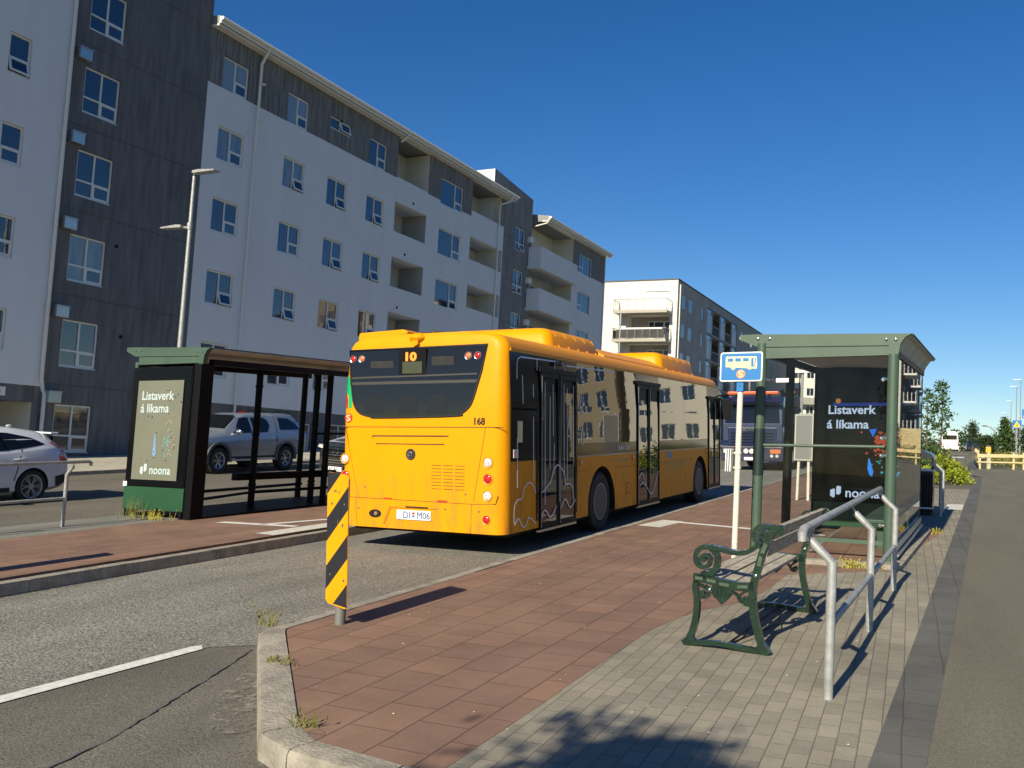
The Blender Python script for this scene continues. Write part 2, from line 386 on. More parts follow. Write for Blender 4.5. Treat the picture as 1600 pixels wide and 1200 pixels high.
M_kerb = mat('kerb_concrete', (.262,.238,.195), .9, var=.28, vscale=5, bump=.012, bscale=45)
M_paint = mat('road_marking_white', (.62,.61,.57), .7, var=.16, vscale=22)
M_tile = mat('white_tactile_tile', (.52,.5,.44), .8, var=.14, vscale=14)
M_orange = mat('warning_yellow', (.78,.30,.002), .45, spec=.25, var=.06, vscale=6)
M_charc = mat('warning_black', (.016,.016,.02), .45)
M_blue = mat('sign_blue', (.003,.15,.42), .4)
M_cream2 = mat('sign_cream', (.72,.62,.34), .45)
M_signw = mat('sign_white', (.72,.72,.70), .4)
M_text = mat('black_lettering', (.02,.01,.008), .5)
M_bluetext = mat('blue_lettering', (.03,.08,.25), .5)
M_redm = mat('signal_red', (.55,.03,.015), .4)
M_wood = mat('weathered_bench_slat', (.37,.33,.265), .75, var=.3, vscale=6, stretch=(8,1,8), bump=.004, bscale=60)
M_pine = mat('pale_timber', (.52,.41,.22), .8, var=.15, vscale=5, stretch=(1,1,1))
M_bark = mat('grey_bark', (.11,.085,.06), .9, var=.3, vscale=20, bump=.01, bscale=40)
def leafmat(name, c, v=.45):
    m = mat(name, c, .6, var=v, vscale=2.2, cth=(.3,.7)); p = m.node_tree.nodes['Principled BSDF']
    p.inputs['Subsurface Weight'].default_value = 0.0
    # light coming through the leaf
    N = m.node_tree.nodes; L = m.node_tree.links; tr = N.new('ShaderNodeBsdfTranslucent'); mx = N.new('ShaderNodeMixShader'); mx.inputs[0].default_value = .3
    tr.inputs[0].default_value = (c[0]*1.3, c[1]*1.4, c[2], 1); out = N['Material Output']
    L.new(p.outputs[0], mx.inputs[1]); L.new(tr.outputs[0], mx.inputs[2]); L.new(mx.outputs[0], out.inputs[0]); return m
M_leaf = leafmat('rowan_leaf', (.06,.11,.022))
M_leafd = leafmat('dark_leaf', (.035,.06,.016))
M_leafy = leafmat('yellow_green_leaf', (.26,.30,.018), .35)
M_grassy = leafmat('dry_grass', (.20,.19,.05), .4)
M_stone = mat('grey_boulder', (.30,.28,.25), .9, var=.3, vscale=6, bump=.03, bscale=8)

# road grime low on the bus paint
def grime(m, ztop, col):
    N = m.node_tree.nodes; L = m.node_tree.links; p = N['Principled BSDF']; src = p.inputs['Base Color'].links[0].from_socket
    tc = N.new('ShaderNodeTexCoord'); sp = N.new('ShaderNodeSeparateXYZ'); L.new(tc.outputs['Object'], sp.inputs[0])
    mp = N.new('ShaderNodeMapping'); mp.inputs['Scale'].default_value = (3, 3, .8); L.new(tc.outputs['Object'], mp.inputs[0])
    nz = N.new('ShaderNodeTexNoise'); nz.inputs['Scale'].default_value = 2.5; nz.inputs['Detail'].default_value = 8; nz.inputs['Roughness'].default_value = .7; L.new(mp.outputs[0], nz.inputs[0])
    a = N.new('ShaderNodeMapRange'); a.inputs[1].default_value = .25; a.inputs[2].default_value = ztop; a.inputs[3].default_value = .55; a.inputs[4].default_value = 0; L.new(sp.outputs[2], a.inputs[0])
    b = N.new('ShaderNodeMapRange'); b.inputs[1].default_value = .42; b.inputs[2].default_value = .68; L.new(nz.outputs[0], b.inputs[0])
    c = N.new('ShaderNodeMath'); c.operation = 'MULTIPLY'; L.new(a.outputs[0], c.inputs[0]); L.new(b.outputs[0], c.inputs[1])
    mx = N.new('ShaderNodeMixRGB'); L.new(c.outputs[0], mx.inputs[0]); L.new(src, mx.inputs[1]); mx.inputs[2].default_value = (*col, 1); L.new(mx.outputs[0], p.inputs['Base Color'])
grime(M_yellow, 1.3, (.16,.10,.05))
# ---------------- ground ----------------
M_asph = asphalt('road_asphalt_coarse', (.170,.163,.140), agg=.62, sc=80, patch=.18, bump=.008)
M_asph2 = asphalt('road_asphalt_fine', (.122,.112,.092), agg=.35, sc=110, patch=.22, bump=.006)
M_street = asphalt('street_asphalt', (.125,.112,.088), agg=.25, sc=60, patch=.16)
M_path = asphalt('path_asphalt', (.128,.118,.086), agg=.24, sc=120, patch=.13, bump=.003)
M_grass = mat('grass_ground', (.05,.06,.018), .95, var=.25, vscale=.6, bump=.01, bscale=12)
M_redp = paver('red_paving', (.240,.142,.100), (.192,.119,.088), (.105,.066,.048), .40, .30, rot=radians(90-1.0), msize=.0045, stain=.24, wob=.016)
M_greyp = paver('grey_paving', (.275,.247,.192), (.215,.197,.155), (.150,.136,.108), .20, .10, rot=radians(90-2.1), msize=.003, stain=.24, wob=.010)
M_band = paver('dark_paving_band', (.115,.113,.103), (.095,.095,.088), (.07,.07,.062), .23, .30, rot=radians(-2.1), msize=.003, off=0, stain=.25)
M_walk = paver('pale_pavement', (.42,.39,.31), (.38,.35,.28), (.2,.18,.15), .6, .3, stain=.15)
KX = -4.5
sheet('ground', [rect(-400,400,-400,2500)], -.03, M_grass)
sheet('bus_lane', [rect(-8.3,-4.5,3.2,75)], 0, M_asph)
sheet('bus_lane_apron', [[(-8.3,-2),(5,-2),(5,3.7),(-2.85,3.7),(-4.3,5.45),(-4.55,5.6),(-8.3,5.6)]], .004, M_asph2)
sheet('bus_lane_cover', [[(-8.3,-2),(-5.75,-2),(-5.22,3.1),(-4.95,5.2),(-4.62,5.45),(-4.62,75),(-8.3,75)]], .008, M_asph)
sheet('side_road', [rect(-40,40,-45,-2)], .006, mat('smooth_asphalt', (.115,.108,.092), .9, var=.1, vscale=.3))
sheet('street', [rect(-21.3,-12.75,-30,90), rect(-24,-4.5,75,100)], 0, M_street)
sheet('street_apron', [rect(-12.75,-8.3,-2,3.5), rect(-12.75,-8.3,26,75)], .002, M_street)
# pavement by the apartment block
sheet('pavement', [rect(-29.5,-21.2,-30,120)], .10, M_walk, thick=.13)
sheet('kerb', [rect(-21.2,-21.05,-30,90)], .10, M_kerb, thick=.12)
# left island
sheet('island_paving', [rect(-11.25,-8.45,3.5,26)], .13, M_redp, thick=.14)
sheet('island_verge', [rect(-12.6,-11.25,3.5,26)], .126, asphalt('verge_asphalt', (.15,.145,.125), agg=.3, sc=60, patch=.25), thick=.13)
sheet('island_kerb', [rect(-12.75,-12.6,3.5,26)], .10, M_kerb, thick=.12)
def kerbline(pts, h=.135, w=.15, seg=1.0, bev=.025):
    """kerb stones following a line on the ground; the line is the road side edge"""
    mb = MB(); x0, y0 = pts[0]
    for (ax, ay), (bx, by) in zip(pts, pts[1:]):
        L = sqrt((bx-ax)**2+(by-ay)**2); n = max(1, round(L/seg)); tx, ty = (bx-ax)/L, (by-ay)/L; nx, ny = -ty, tx
        for i in range(n):
            a = L*i/n+.004; b = L*(i+1)/n-.004
            dz = random.uniform(-.004, .004); de = random.uniform(-.004, .004)
            prof = [(de, -.1), (de, h-bev+dz), (de+bev*.35, h-bev*.3+dz), (de+bev, h+dz), (w, h+dz), (w, -.1)]
            vs = []
            for t in (a, b):
                for d, z in prof:
                    X = ax+tx*t+nx*d; Y = ay+ty*t+ny*d; vs.append((X, Y, z+T(X, Y)))
            k = len(prof); fs = [(j, (j+1) % k, k+(j+1) % k, k+j) for j in range(k)] + [tuple(range(k-1, -1, -1)), tuple(range(k, 2*k))]
            mb.add(vs, fs)
    return mb
k = kerbline([(-8.28, 26), (-8.28, 3.5)], w=.17, seg=1.25); o = k.obj('kerb_left_island', M_kerb, merge=False); tag(o, kind='structure')
# right platform
PLAT = [(-4.50,60),(-4.50,5.55),(-4.42,5.42),(-2.98,3.80),(-2.75,3.66),(-2.2,3.58),(3.4,3.45)]
def XL(y): return -.31+.037*(y-4.54)
def XR(y): return XL(y)+.235
def redge(y):
    t = [(3.4,-2.02),(5.4,-2.03),(6.8,-2.03),(7.35,-1.95),(7.7,-1.86),(8.3,-1.6),(9.0,-1.55),(10.8,-1.5)]
    if y <= 3.4: return -2.02
    for (a, b), (c, d) in zip(t, t[1:]):
        if y <= c: return b+(d-b)*(y-a)/(c-a)
    return -.45
ys = [5.0,5.4,6.0,6.8,7.0,7.2,7.35,7.5,7.7,8.0,8.3,8.6,9.0,10.0,10.85]
sheet('platform_red_paving', [[(-4.50,5.5),(-4.42,5.42),(-2.98,3.80),(-2.75,3.66),(-2.2,3.58),(-2.02,3.575),(-2.02,5.0)]+[(redge(y),y) for y in ys]+[(-4.50,10.85)],
      [(-4.50,10.85),(-.62,10.85),(XL(15.3)-.15,15.3),(-1.5,15.3),(-1.5,30),(-4.50,30)]], .130, M_redp, thick=.14)
sheet('platform_grey_paving', [[(-2.02,3.575),(XL(3.5),3.45)]+[(XL(y),y) for y in (5,8,10.85)]+[(redge(y),y) for y in reversed(ys)],
      [(-.62,10.85),(XL(10.85),10.85),(XL(15.3),15.3),(XL(15.3)-.15,15.3)],
      [(-1.5,15.3),(XL(15.3),15.3),(XL(26.5),26.5),(-1.5,26.5)]], .128, M_greyp, thick=.14)
sheet('dark_paving_band', [[(XL(3.45),3.45),(XR(3.45),3.45),(XR(34),34),(XL(34),34)]], .129, M_band, thick=.14)
sheet('path', [[(XR(-12),-12),(3.6,-12),(3.6,30),(4.6,38),(9,42),(30,50),(30,36),(60,40),(60,58),(8,50.5),(1.0,41),(.6,42),(1.6,60),(2.6,130),(-1.6,130),(-.4,60),(-.1,44),(.3,36),(XR(34),34),(XR(20),20)]], .125, M_path)
sheet('path_side', [[(-4.50,30),(-1.5,30),(-1.5,26.5),(XL(26.5),26.5),(XL(34),34),(-.1,44),(-.4,60),(-1.6,130),(-6,130),(-4.5,60)]], .11, M_street)
def kerb_right():
    mb = MB(); pts = [(-4.62,60),(-4.62,5.42),(-4.57,5.28),(-3.08,3.62),(-2.80,3.50),(-2.2,3.42),(3.4,3.28)]
    inn = [(-4.49,60),(-4.49,5.50),(-4.42,5.40),(-2.97,3.79),(-2.75,3.655),(-2.2,3.58),(3.4,3.45)]
    for i in range(len(pts)-1):
        a, b, c, d = Vector(pts[i]), Vector(pts[i+1]), Vector(inn[i]), Vector(inn[i+1]); L = (b-a).length; n = max(1, round(L/1.0))
        if i == 2: n = 2
        for q in range(n):
            t0 = q/n + .004/L*1.2; t1 = (q+1)/n - .004/L*1.2; dz = random.uniform(-.003,.004)
            vs = []
            for t in (t0, t1):
                o = a.lerp(b, t); e = c.lerp(d, t); W = (e-o)
                for s_, z in ((0,-.1),(0,.11),(.06,.128),(.2,.136),(1,.136),(1,-.1)):
                    X, Y = o.x+W.x*s_, o.y+W.y*s_; vs.append((X, Y, z+dz+T(X, Y)))
            fs = [(j, (j+1) % 6, 6+(j+1) % 6, 6+j) for j in range(6)] + [tuple(range(5,-1,-1)), tuple(range(6,12))]
            mb.add(vs, fs)
    return mb
o = kerb_right().obj('kerb_platform', M_kerb, merge=True); tag(o, kind='structure')
# raised slab of the right shelter
sheet('shelter_slab', [[(-1.55,10.85),(-.45,10.85),(-.20,15.4),(-1.45,15.4)]], .185, M_kerb, thick=.06)
sheet('shelter_slab_paving', [[(-1.5,11.0),(-.68,11.0),(-.45,15.3),(-1.42,15.3)]], .189, M_redp)
# markings
sheet('road_marking', [[(-5.215,3.1),(-5.07,3.1),(-4.945,5.12),(-5.03,5.2),(-5.07,5.14)]], .012, M_paint)
sheet('street_marking', [rect(-12.98,-12.85,3,30)], .004, M_paint)
sheet('platform_marking', [[(-4.12,14.50),(-4.08,14.66),(-2.45,14.16),(-1.6,13.9),(-1.6,13.75),(-2.5,14.0)]], .135, M_paint)
sheet('tactile_paving', [[(-4.42,13.75),(-4.02,13.65),(-3.92,14.7),(-4.3,14.8)]], .134, M_tile)
sheet('tactile_paving', [[(-8.85,10.0),(-8.47,9.95),(-8.42,11.9),(-8.8,11.95)]], .134, M_tile)
sheet('platform_marking', [[(-10.35,10.75),(-10.3,10.95),(-8.9,11.05),(-8.9,10.88)], [(-9.6,10.9),(-9.45,10.9),(-8.6,13.5),(-8.75,13.5)]], .135, M_paint)
sheet('tactile_paving', [[(-.07,19.55),(.235,19.45),(.285,20.95),(-.02,20.95)]], .137, M_tile)
sheet('platform_marking', [[(-1.3,20.35),(-.05,20.2),(-.05,20.32),(-1.3,20.47)]], .137, M_paint)
sheet('crossing_marking', [rect(.15,.75,56,58.6), rect(1.2,1.8,56.5,58.6), rect(-1.0,-.4,56.5,58.8), [( -.2,76),(1.3,76),(1.3,77.5),(-.2,77.5)]], .131, M_paint)
sheet('asphalt_patch', [[(.75,38.5),(1.05,41),(1.35,50),(1.0,50),(.2,38.5)]], .129, asphalt('dark_patch', (.075,.075,.075), agg=.2, sc=60))
# crack in the road: a thin dark seam
def seam(pts, wd, h, name='road_seam'):
    P = smoothpath([Vector((*p, 0)) for p in pts], 10); L = []; R = []
    for i, p in enumerate(P):
        q = Vector(P[min(i+1, len(P)-1)])-Vector(P[max(i-1, 0)]); q.normalize(); n = Vector((-q.y, q.x, 0)); ww = wd*random.uniform(.3, 1.2); j = random.uniform(-wd, wd)*.6
        L.append((p[0]+n.x*(ww+j), p[1]+n.y*(ww+j))); R.append((p[0]-n.x*(ww-j), p[1]-n.y*(ww-j)))
    return sheet(name, [[L[i], R[i], R[i+1], L[i+1]] for i in range(len(P)-1)], h, M_joint)
seam([(-3.86,2.9),(-3.95,3.4),(-4.06,3.75),(-4.21,4.177),(-4.36,4.6),(-4.62,5.28)], .011, .0125)
m = mat('cement_spill', (.27,.245,.20), .9, var=.3, vscale=8); N = m.node_tree.nodes; L = m.node_tree.links
nz = N.new('ShaderNodeTexNoise'); nz.inputs['Scale'].default_value = 9; nz.inputs['Detail'].default_value = 9; nz.inputs['Roughness'].default_value = .75; tcn = N.new('ShaderNodeTexCoord'); L.new(tcn.outputs['Object'], nz.inputs[0])
mr = N.new('ShaderNodeMapRange'); mr.inputs[1].default_value = .50; mr.inputs[2].default_value = .62; mr.inputs[4].default_value = .75; L.new(nz.outputs[0], mr.inputs[0]); L.new(mr.outputs[0], N['Principled BSDF'].inputs['Alpha'])
sheet('cement_spill', [[(-3.55,3.75),(-3.35,3.9),(-3.7,4.45),(-4.05,4.85),(-4.22,4.75),(-4.0,4.3),(-3.75,3.95)]], .013, m)
# ---------------- apartment block on the left ----------------
HB = radians(1.2335)
blk = thing('apartment_block', 'long six storey white apartment block with two dark grey concrete stair towers', 'apartment building', -27.03, 0, 0, -HB, 'grav')
_wc = {}
def window(parent, y, z, w, h, kind='A', opened=False, gl='window_glass', x=-.10, name='window', flip=False):
    """window unit in a facade facing +x; y = left edge, z = bottom"""
    key = (kind, round(w, 2), round(h, 2), opened, gl, flip)
    if key not in _wc:
        f = .055; t = .05
        if kind == 'A': lay = [(0, .5, 0, 1, 0), (.5, 1, .40, 1, 0), (.5, 1, 0, .40, 1)]
        elif kind == 'T': lay = [(0, .5, .34, 1, 0), (0, .5, 0, .34, 0), (.5, 1, .34, 1, 0), (.5, 1, 0, .34, 1)]
        elif kind == 'N': lay = [(0, 1, .40, 1, 0), (0, 1, 0, .40, 1)]
        elif kind == 'L': lay = [(0, .66, 0, 1, 0), (.66, 1, .34, 1, 0), (.66, 1, 0, .34, 1)]
        elif kind == 'S': lay = [(0, .5, 0, 1, 0), (.5, 1, 0, 1, 1)]
        elif kind == 'D': lay = [(0, .42, 0, 1, 0), (.42, 1, .35, 1, 0), (.42, 1, 0, .35, 0)]
        elif kind == 'P': lay = [(0, 1, 0, 1, 0)]
        fr = MB(); pn = MB(); sh = MB(); sg = MB()
        holes = []
        for (a, b, c, d, s_) in lay:
            if flip: a, b = 1-b, 1-a
            y0, y1, z0, z1 = w*a+(f if a == 0 else f*.5), w*b-(f if b == 1 else f*.5), h*c+(f if c == 0 else f*.5), h*d-(f if d == 1 else f*.5)
            holes.append((y0, y1, z0, z1))
            if s_:
                ang = radians(16 if opened else 0); o = Vector((.012, 0, z1)); M = Matrix.Rotation(-ang, 3, 'Y')
                def tr(q): return [tuple(o + M @ Vector((p[0], p[1], p[2]-z1))) for p in q]
                q = MB(); e = .045; q.wall(.03, y0-.015, y1+.015, z0-.015, z1, [(y0+e, y1-e, z0+e, z1-e)], .04); q.box(-.01, .0, 0, 0, 0, 0)
                q.v = q.v[:-8]; q.f = q.f[:-6]; q.m = q.m[:-6]
                Y0, Y1, Z0, Z1 = y0-.015, y1+.015, z0-.015, z1
                q.add([(.03,Y0,Z0),(.03,Y1,Z0),(.03,Y1,Z1),(.03,Y0,Z1),(-.01,Y0,Z0),(-.01,Y1,Z0),(-.01,Y1,Z1),(-.01,Y0,Z1)], [(0,4,5,1),(1,5,6,2),(2,6,7,3),(3,7,4,0)])
                sh.add(tr(q.v), q.f); g = [(.005,y0+e,z0+e),(.005,y1-e,z0+e),(.005,y1-e,z1-e),(.005,y0+e,z1-e)]; sg.add(tr(g), [(0,1,2,3)])
                if opened: pn.add([(-.06,y0,z0),(-.06,y1,z0),(-.06,y1,z1),(-.06,y0,z1)], [(0,1,2,3)])
            else: pn.add([(-.012,y0,z0),(-.012,y1,z0),(-.012,y1,z1),(-.012,y0,z1)], [(0,1,2,3)])
        fr.wall(.03, 0, w, 0, h, holes, .06)
        fr.add([(.03,0,0),(.03,w,0),(.03,w,h),(.03,0,h),(-.05,0,0),(-.05,w,0),(-.05,w,h),(-.05,0,h)], [(0,1,5,4),(1,2,6,5),(2,3,7,6),(3,0,4,7)])
        fr.box(.0, .09, -.01, w+.01, -.03, -.002)
        p = fr.obj(name, M_wframe, parent, smooth=0)
        g = pn.obj('pane', MATS[gl], p, smooth=0) if pn.f else None
        if sh.f:
            s_ = sh.obj('sash', M_wframe, p, smooth=0)
            gg = sg.obj('sash_pane', M_glass, p, smooth=0)
        _wc[key] = p
        c = p
    else:
        c = copy_tree(_wc[key], parent)
    c.location = (x, y, z); return c
mat('dim_curtain', (.03,.06,.13), .04, ior=2.0, var=.5, vscale=2.5, stretch=(7,7,.3), bump=.001, bscale=1.6)
# window lists: (y0, y1, zbottom, ztop, kind, opened, glass)
rows = [16.77, 13.89, 10.99, 8.08, 5.19]
W = []
opens = {('c1',3),('c2',1),('c3',1),('c3',2),('c3',3),('c4',1),('c4',3),('c4',2),('c2',3)}
curt = {('c1',0):'blind_behind_glass',('c1',1):'curtained_glass',('c2',1):'curtained_glass',('c2',0):'blind_behind_glass'}
cols = {'c1':(26.04,27.46),'c2':(29.88,31.27),'c3':(32.88,34.32),'c4':(35.92,37.36)}
for cn, (a, b) in cols.items():
    for i, zt in enumerate(rows):
        if cn == 'c3' and i == 0: W.append((32.8, 34.35, 16.22, 16.77, 'S', True, 'window_glass', 0)); continue
        W.append((a, b, zt-1.34, zt, 'A', (cn, i) in opens, curt.get((cn, i), random.choice(['window_glass','window_glass','dim_curtain'])), 0))
for i, zt in enumerate(rows): W.append((42.7, 45.15, zt-1.5, zt, 'L', False, 'window_glass', 0))
for i, zt in enumerate([16.74, 13.83, 10.95, 8.05, 5.15, 2.30]): W.append((20.0, 21.4, zt-1.57, zt, 'T', False, 'curtained_glass' if i == 3 else 'window_glass', 0))
for i, zt in enumerate([16.7, 13.84, 10.96, 8.05, 5.15]):
    W.append((17.32, 18.05, zt-1.27, zt, 'N', i == 1, 'window_glass', 0))
    for yy in (13.6, 9.9, 6.2): W.append((yy, yy+1.4, zt-1.34, zt, 'A', False, 'window_glass', 0))
XT2 = -.6
for i, zt in enumerate([16.6, 13.7, 10.8, 7.9]): W.append((53.1, 54.6, zt-1.55, zt, 'T', i == 0, 'window_glass', XT2))
for i, zt in enumerate([16.85, 13.93, 11.0, 8.1]): W.append((62.7, 65.3, zt-1.5, zt, 'L', False, 'window_glass', 0))
W.append((26.72, 27.6, .9, 2.25, 'P', False, 'window_glass', -.06)); W.append((32.2, 33.0, .5, 2.27, 'P', False, 'window_glass', -.06)); W.append((34.2, 36.0, 1.2, 2.33, 'A', False, 'window_glass', -.06))
for (a, b, c, d, k_, op, g, X) in W: window(blk, a, c, b-a, d-c, k_, op, g, x=X-.10, flip=(k_ == 'L' and a > 60))
def holes_in(u0, u1, z0, z1, X=0):
    return [(a-.012, b+.012, c-.03, d+.012) for (a, b, c, d, *_r) in W if _r[3] == X and a >= u0-.01 and b <= u1+.01 and c >= z0-.05 and d <= z1+.05]
def win_wall(mb, m, x, u0, u1, z0, z1, extra=(), dep=.16):
    hs = holes_in(u0, u1, z0, z1, x if x in (0, XT2) else None); mb.mat(m)
    mb.wall(x, u0, u1, z0, z1, hs, dep)
    return mb
# windows that cross the white/grey line are cut in both walls
def cutwall(mb, m, x, u0, u1, z0, z1, recess=(), dep=.16, rdep=1.6):
    mb.mat(m); hs = []
    for (a, b, c, d, *_r) in W:
        if _r[3] == x and b > u0 and a < u1 and d > z0 and c < z1: hs.append((max(a-.012, u0), min(b+.012, u1), max(c-.03, z0), min(d+.012, z1)))
    us = sorted({u0, u1, *[h[i] for h in hs+list(recess) for i in (0, 1)]}); zs = sorted({z0, z1, *[h[i] for h in hs+list(recess) for i in (2, 3)]})
    for a, b in zip(us, us[1:]):
        for c, d in zip(zs, zs[1:]):
            if any(h[0] < (a+b)/2 < h[1] and h[2] < (c+d)/2 < h[3] for h in hs+list(recess)): continue
            mb.add([(x,a,c),(x,b,c),(x,b,d),(x,a,d)], [(0,1,2,3)])
    for h, dd in [(h, dep) for h in hs]+[(h, rdep) for h in recess]:
        a, b, c, d = h; e = x-dd
        V = [(x,a,c),(x,b,c),(x,b,d),(x,a,d),(e,a,c),(e,b,c),(e,b,d),(e,a,d)]
        if c > z0+.001: mb.add(V, [(0,4,5,1)])
        if d < z1-.001: mb.add(V, [(2,6,7,3)])
        mb.add(V, [(1,5,6,2),(3,7,4,0)])
B1 = [(38.35,41.35,12.62,14.19),(38.35,41.35,9.72,11.29),(38.35,41.35,6.82,8.39),(38.35,41.35,3.92,5.49)]
B2 = [(46.2,50.3,12.83,14.2),(46.2,50.3,9.92,11.3),(46.2,50.3,7.0,8.4),(46.2,50.3,4.1,5.5)]
wh = MB(); gr = MB(); lo = MB()
cutwall(wh, M_white, 0, 4, 19.44, 2.83, 18.2)                     # left wing
cutwall(wh, M_white, 0.0, 25.3, 50.36, 2.83, 15.43, recess=B1+B2)
wh.mat(M_white).box(-.3, -.004, 38.35, 41.35, 15.42, 15.5); wh.box(-.3, 0.0, 46.2, 50.36, 15.43, 15.8)
wh.add([(0,50.36,2.83),(-2.6,50.36,2.83),(-2.6,50.36,15.8),(0,50.36,15.8)], [(0,1,2,3)])
# loggia interiors
for (a, b, c, d) in B1+[(38.35,41.35,15.45,17.62)]:
    wh.mat(M_cream); wh.add([(-1.6,a,c-1),(-1.6,b,c-1),(-1.6,b,d),(-1.6,a,d)], [(0,1,2,3)])
    wh.add([(0,a,d),(-1.6,a,d),(-1.6,a,c-1),(0,a,c-1)], [(0,1,2,3)]); wh.add([(0,b,c-1),(-1.6,b,c-1),(-1.6,b,d),(0,b,d)], [(0,1,2,3)])
    wh.add([(-.25,a,c),(-.25,b,c),(-.25,b,c-1),(-.25,a,c-1)], [(3,2,1,0)]); wh.add([(0,a,c-1.02),(0,b,c-1.02),(-1.6,b,c-1.02),(-1.6,a,c-1.02)], [(0,1,2,3)])
for (a, b, c, d) in B2+[(46.2,50.36,15.8,17.62)]:
    wh.mat(M_cream); wh.add([(-1.7,a,c-1),(-1.7,b,c-1),(-1.7,b,d),(-1.7,a,d)], [(0,1,2,3)])
    wh.add([(0,a,d),(-1.7,a,d),(-1.7,a,c-1),(0,a,c-1)], [(0,1,2,3)]); wh.add([(0,49.9,c-1),(-1.7,49.9,c-1),(-1.7,49.9,d),(0,49.9,d)], [(0,1,2,3)])
    wh.add([(0,a,c-1.02),(0,b,c-1.02),(-1.7,b,c-1.02),(-1.7,a,c-1.02)], [(0,1,2,3)])
# end section
BC = [(57.0,61.5,12.83,14.2),(57.0,61.5,9.92,11.3),(57.0,61.5,7.0,8.4)]
cutwall(wh, M_white, 0.0, 61.5, 68.0, 2.83, 15.43)
for z0 in (14.1, 11.2, 8.3, 5.4):
    wh.mat(M_white).box(-1.3, 0.42, 55.15, 61.5, z0, z0+.18); wh.box(.30, 0.421, 55.15, 61.5, z0+.18, z0+1.5); wh.box(-.55, .299, 55.15, 55.27, z0+.18, z0+1.5)
wh.mat(M_cream); wh.add([(-1.7,55.6,2.8),(-1.7,61.5,2.8),(-1.7,61.5,17.7),(-1.7,55.6,17.7)], [(0,1,2,3)]); wh.add([(0,61.5,2.8),(-1.7,61.5,2.8),(-1.7,61.5,17.7),(0,61.5,17.7)], [(0,1,2,3)])
wh.mat(M_white); wh.add([(0,68,2),(-12,68,2),(-12,68,18),(0,68,18)], [(0,1,2,3)]); wh.add([(0,68,2.83),(0,4,2.83),(-.3,4,2.83),(-.3,68,2.83)], [(3,2,1,0)])
wh.obj('white_wall', None, blk, smooth=0)
# grey towers and top storey
cutwall(gr, M_conc, 0.0, 19.44, 25.3, -.3, 20.2)
gr.mat(M_conc); gr.add([(0,25.3,2),(-9,25.3,2),(-9,25.3,20.2),(0,25.3,20.2)], [(0,1,2,3)]); gr.add([(0,19.44,2),(-9,19.44,2),(-9,19.44,20.2),(0,19.44,20.2)], [(3,2,1,0)])
gr.box(-9, 0.0, 19.44, 25.3, 20.2, 20.3)
gr.obj('tower_wall', None, blk, smooth=0)
for ga, gb in ((25.3,38.35),(41.35,46.2),(61.5,67.9)):
    gr = MB(); cutwall(gr, M_conc2, 0.0, ga, gb, 15.43, 17.75); gr.obj('top_storey_wall', None, blk, smooth=0)
gr = MB()
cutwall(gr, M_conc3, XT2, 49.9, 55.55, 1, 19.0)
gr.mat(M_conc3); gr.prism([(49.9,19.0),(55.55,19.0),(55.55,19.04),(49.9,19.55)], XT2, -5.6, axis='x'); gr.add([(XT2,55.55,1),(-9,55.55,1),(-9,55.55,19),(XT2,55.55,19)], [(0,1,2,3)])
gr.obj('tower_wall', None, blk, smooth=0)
tw = MB(); tw.box(-5.62, XT2-.002, 49.86, 49.9, 15.5, 19.53); tw.obj('white_side_wall', M_white, blk, smooth=0)
jt = MB()
for z in (17.5, 14.6, 11.74, 8.86, 5.97, 2.95): jt.box(0, .012, 19.46, 25.28, z-.012, z+.012)
for z in (15.7, 12.85, 9.95): jt.box(XT2, XT2+.012, 49.92, 55.5, z-.012, z+.012)
jt.obj('concrete_joint', M_joint, blk, smooth=0)
# ground floor
cutwall(lo, M_conc, -.06, 25.3, 68, -.6, 2.83)
for (a, b, c, d) in [(26.72,27.6,.9,2.25),(32.2,33.0,.5,2.27),(34.2,36.0,1.2,2.33)]:
    lo.box(-.06, .012, a-.02, b+.02, c-.05, c-.03)
lo.mat(M_conc).box(-2.3, -.05, 4, 19.2, 2.30, 2.828); lo.box(-2.3, -.02, 19.2, 19.43, -.4, 2.83)
lo.mat(M_cream); lo.add([(-2.3,4,-.4),(-2.3,19.2,-.4),(-2.3,19.2,2.3),(-2.3,4,2.3)], [(0,1,2,3)]); lo.add([(-.05,19.199,-.4),(-2.3,19.199,-.4),(-2.3,19.199,2.3),(-.05,19.199,2.3)], [(0,1,2,3)])
lo.obj('ground_floor_wall', None, blk, smooth=0)
# the ground floor windows sit on the set-back wall: move the cut copies out
bk = MB(); bk.mat(M_cream); bk.box(-12, -9.5, 4, 68, -.5, 17.6); bk.box(-9.5,-1.9, 4, 4.1, 2.8, 18.1); bk.box(-9.6, -1.8, 30, 68, 17.1, 17.2); bk.obj('rear_wall', None, blk, smooth=0)
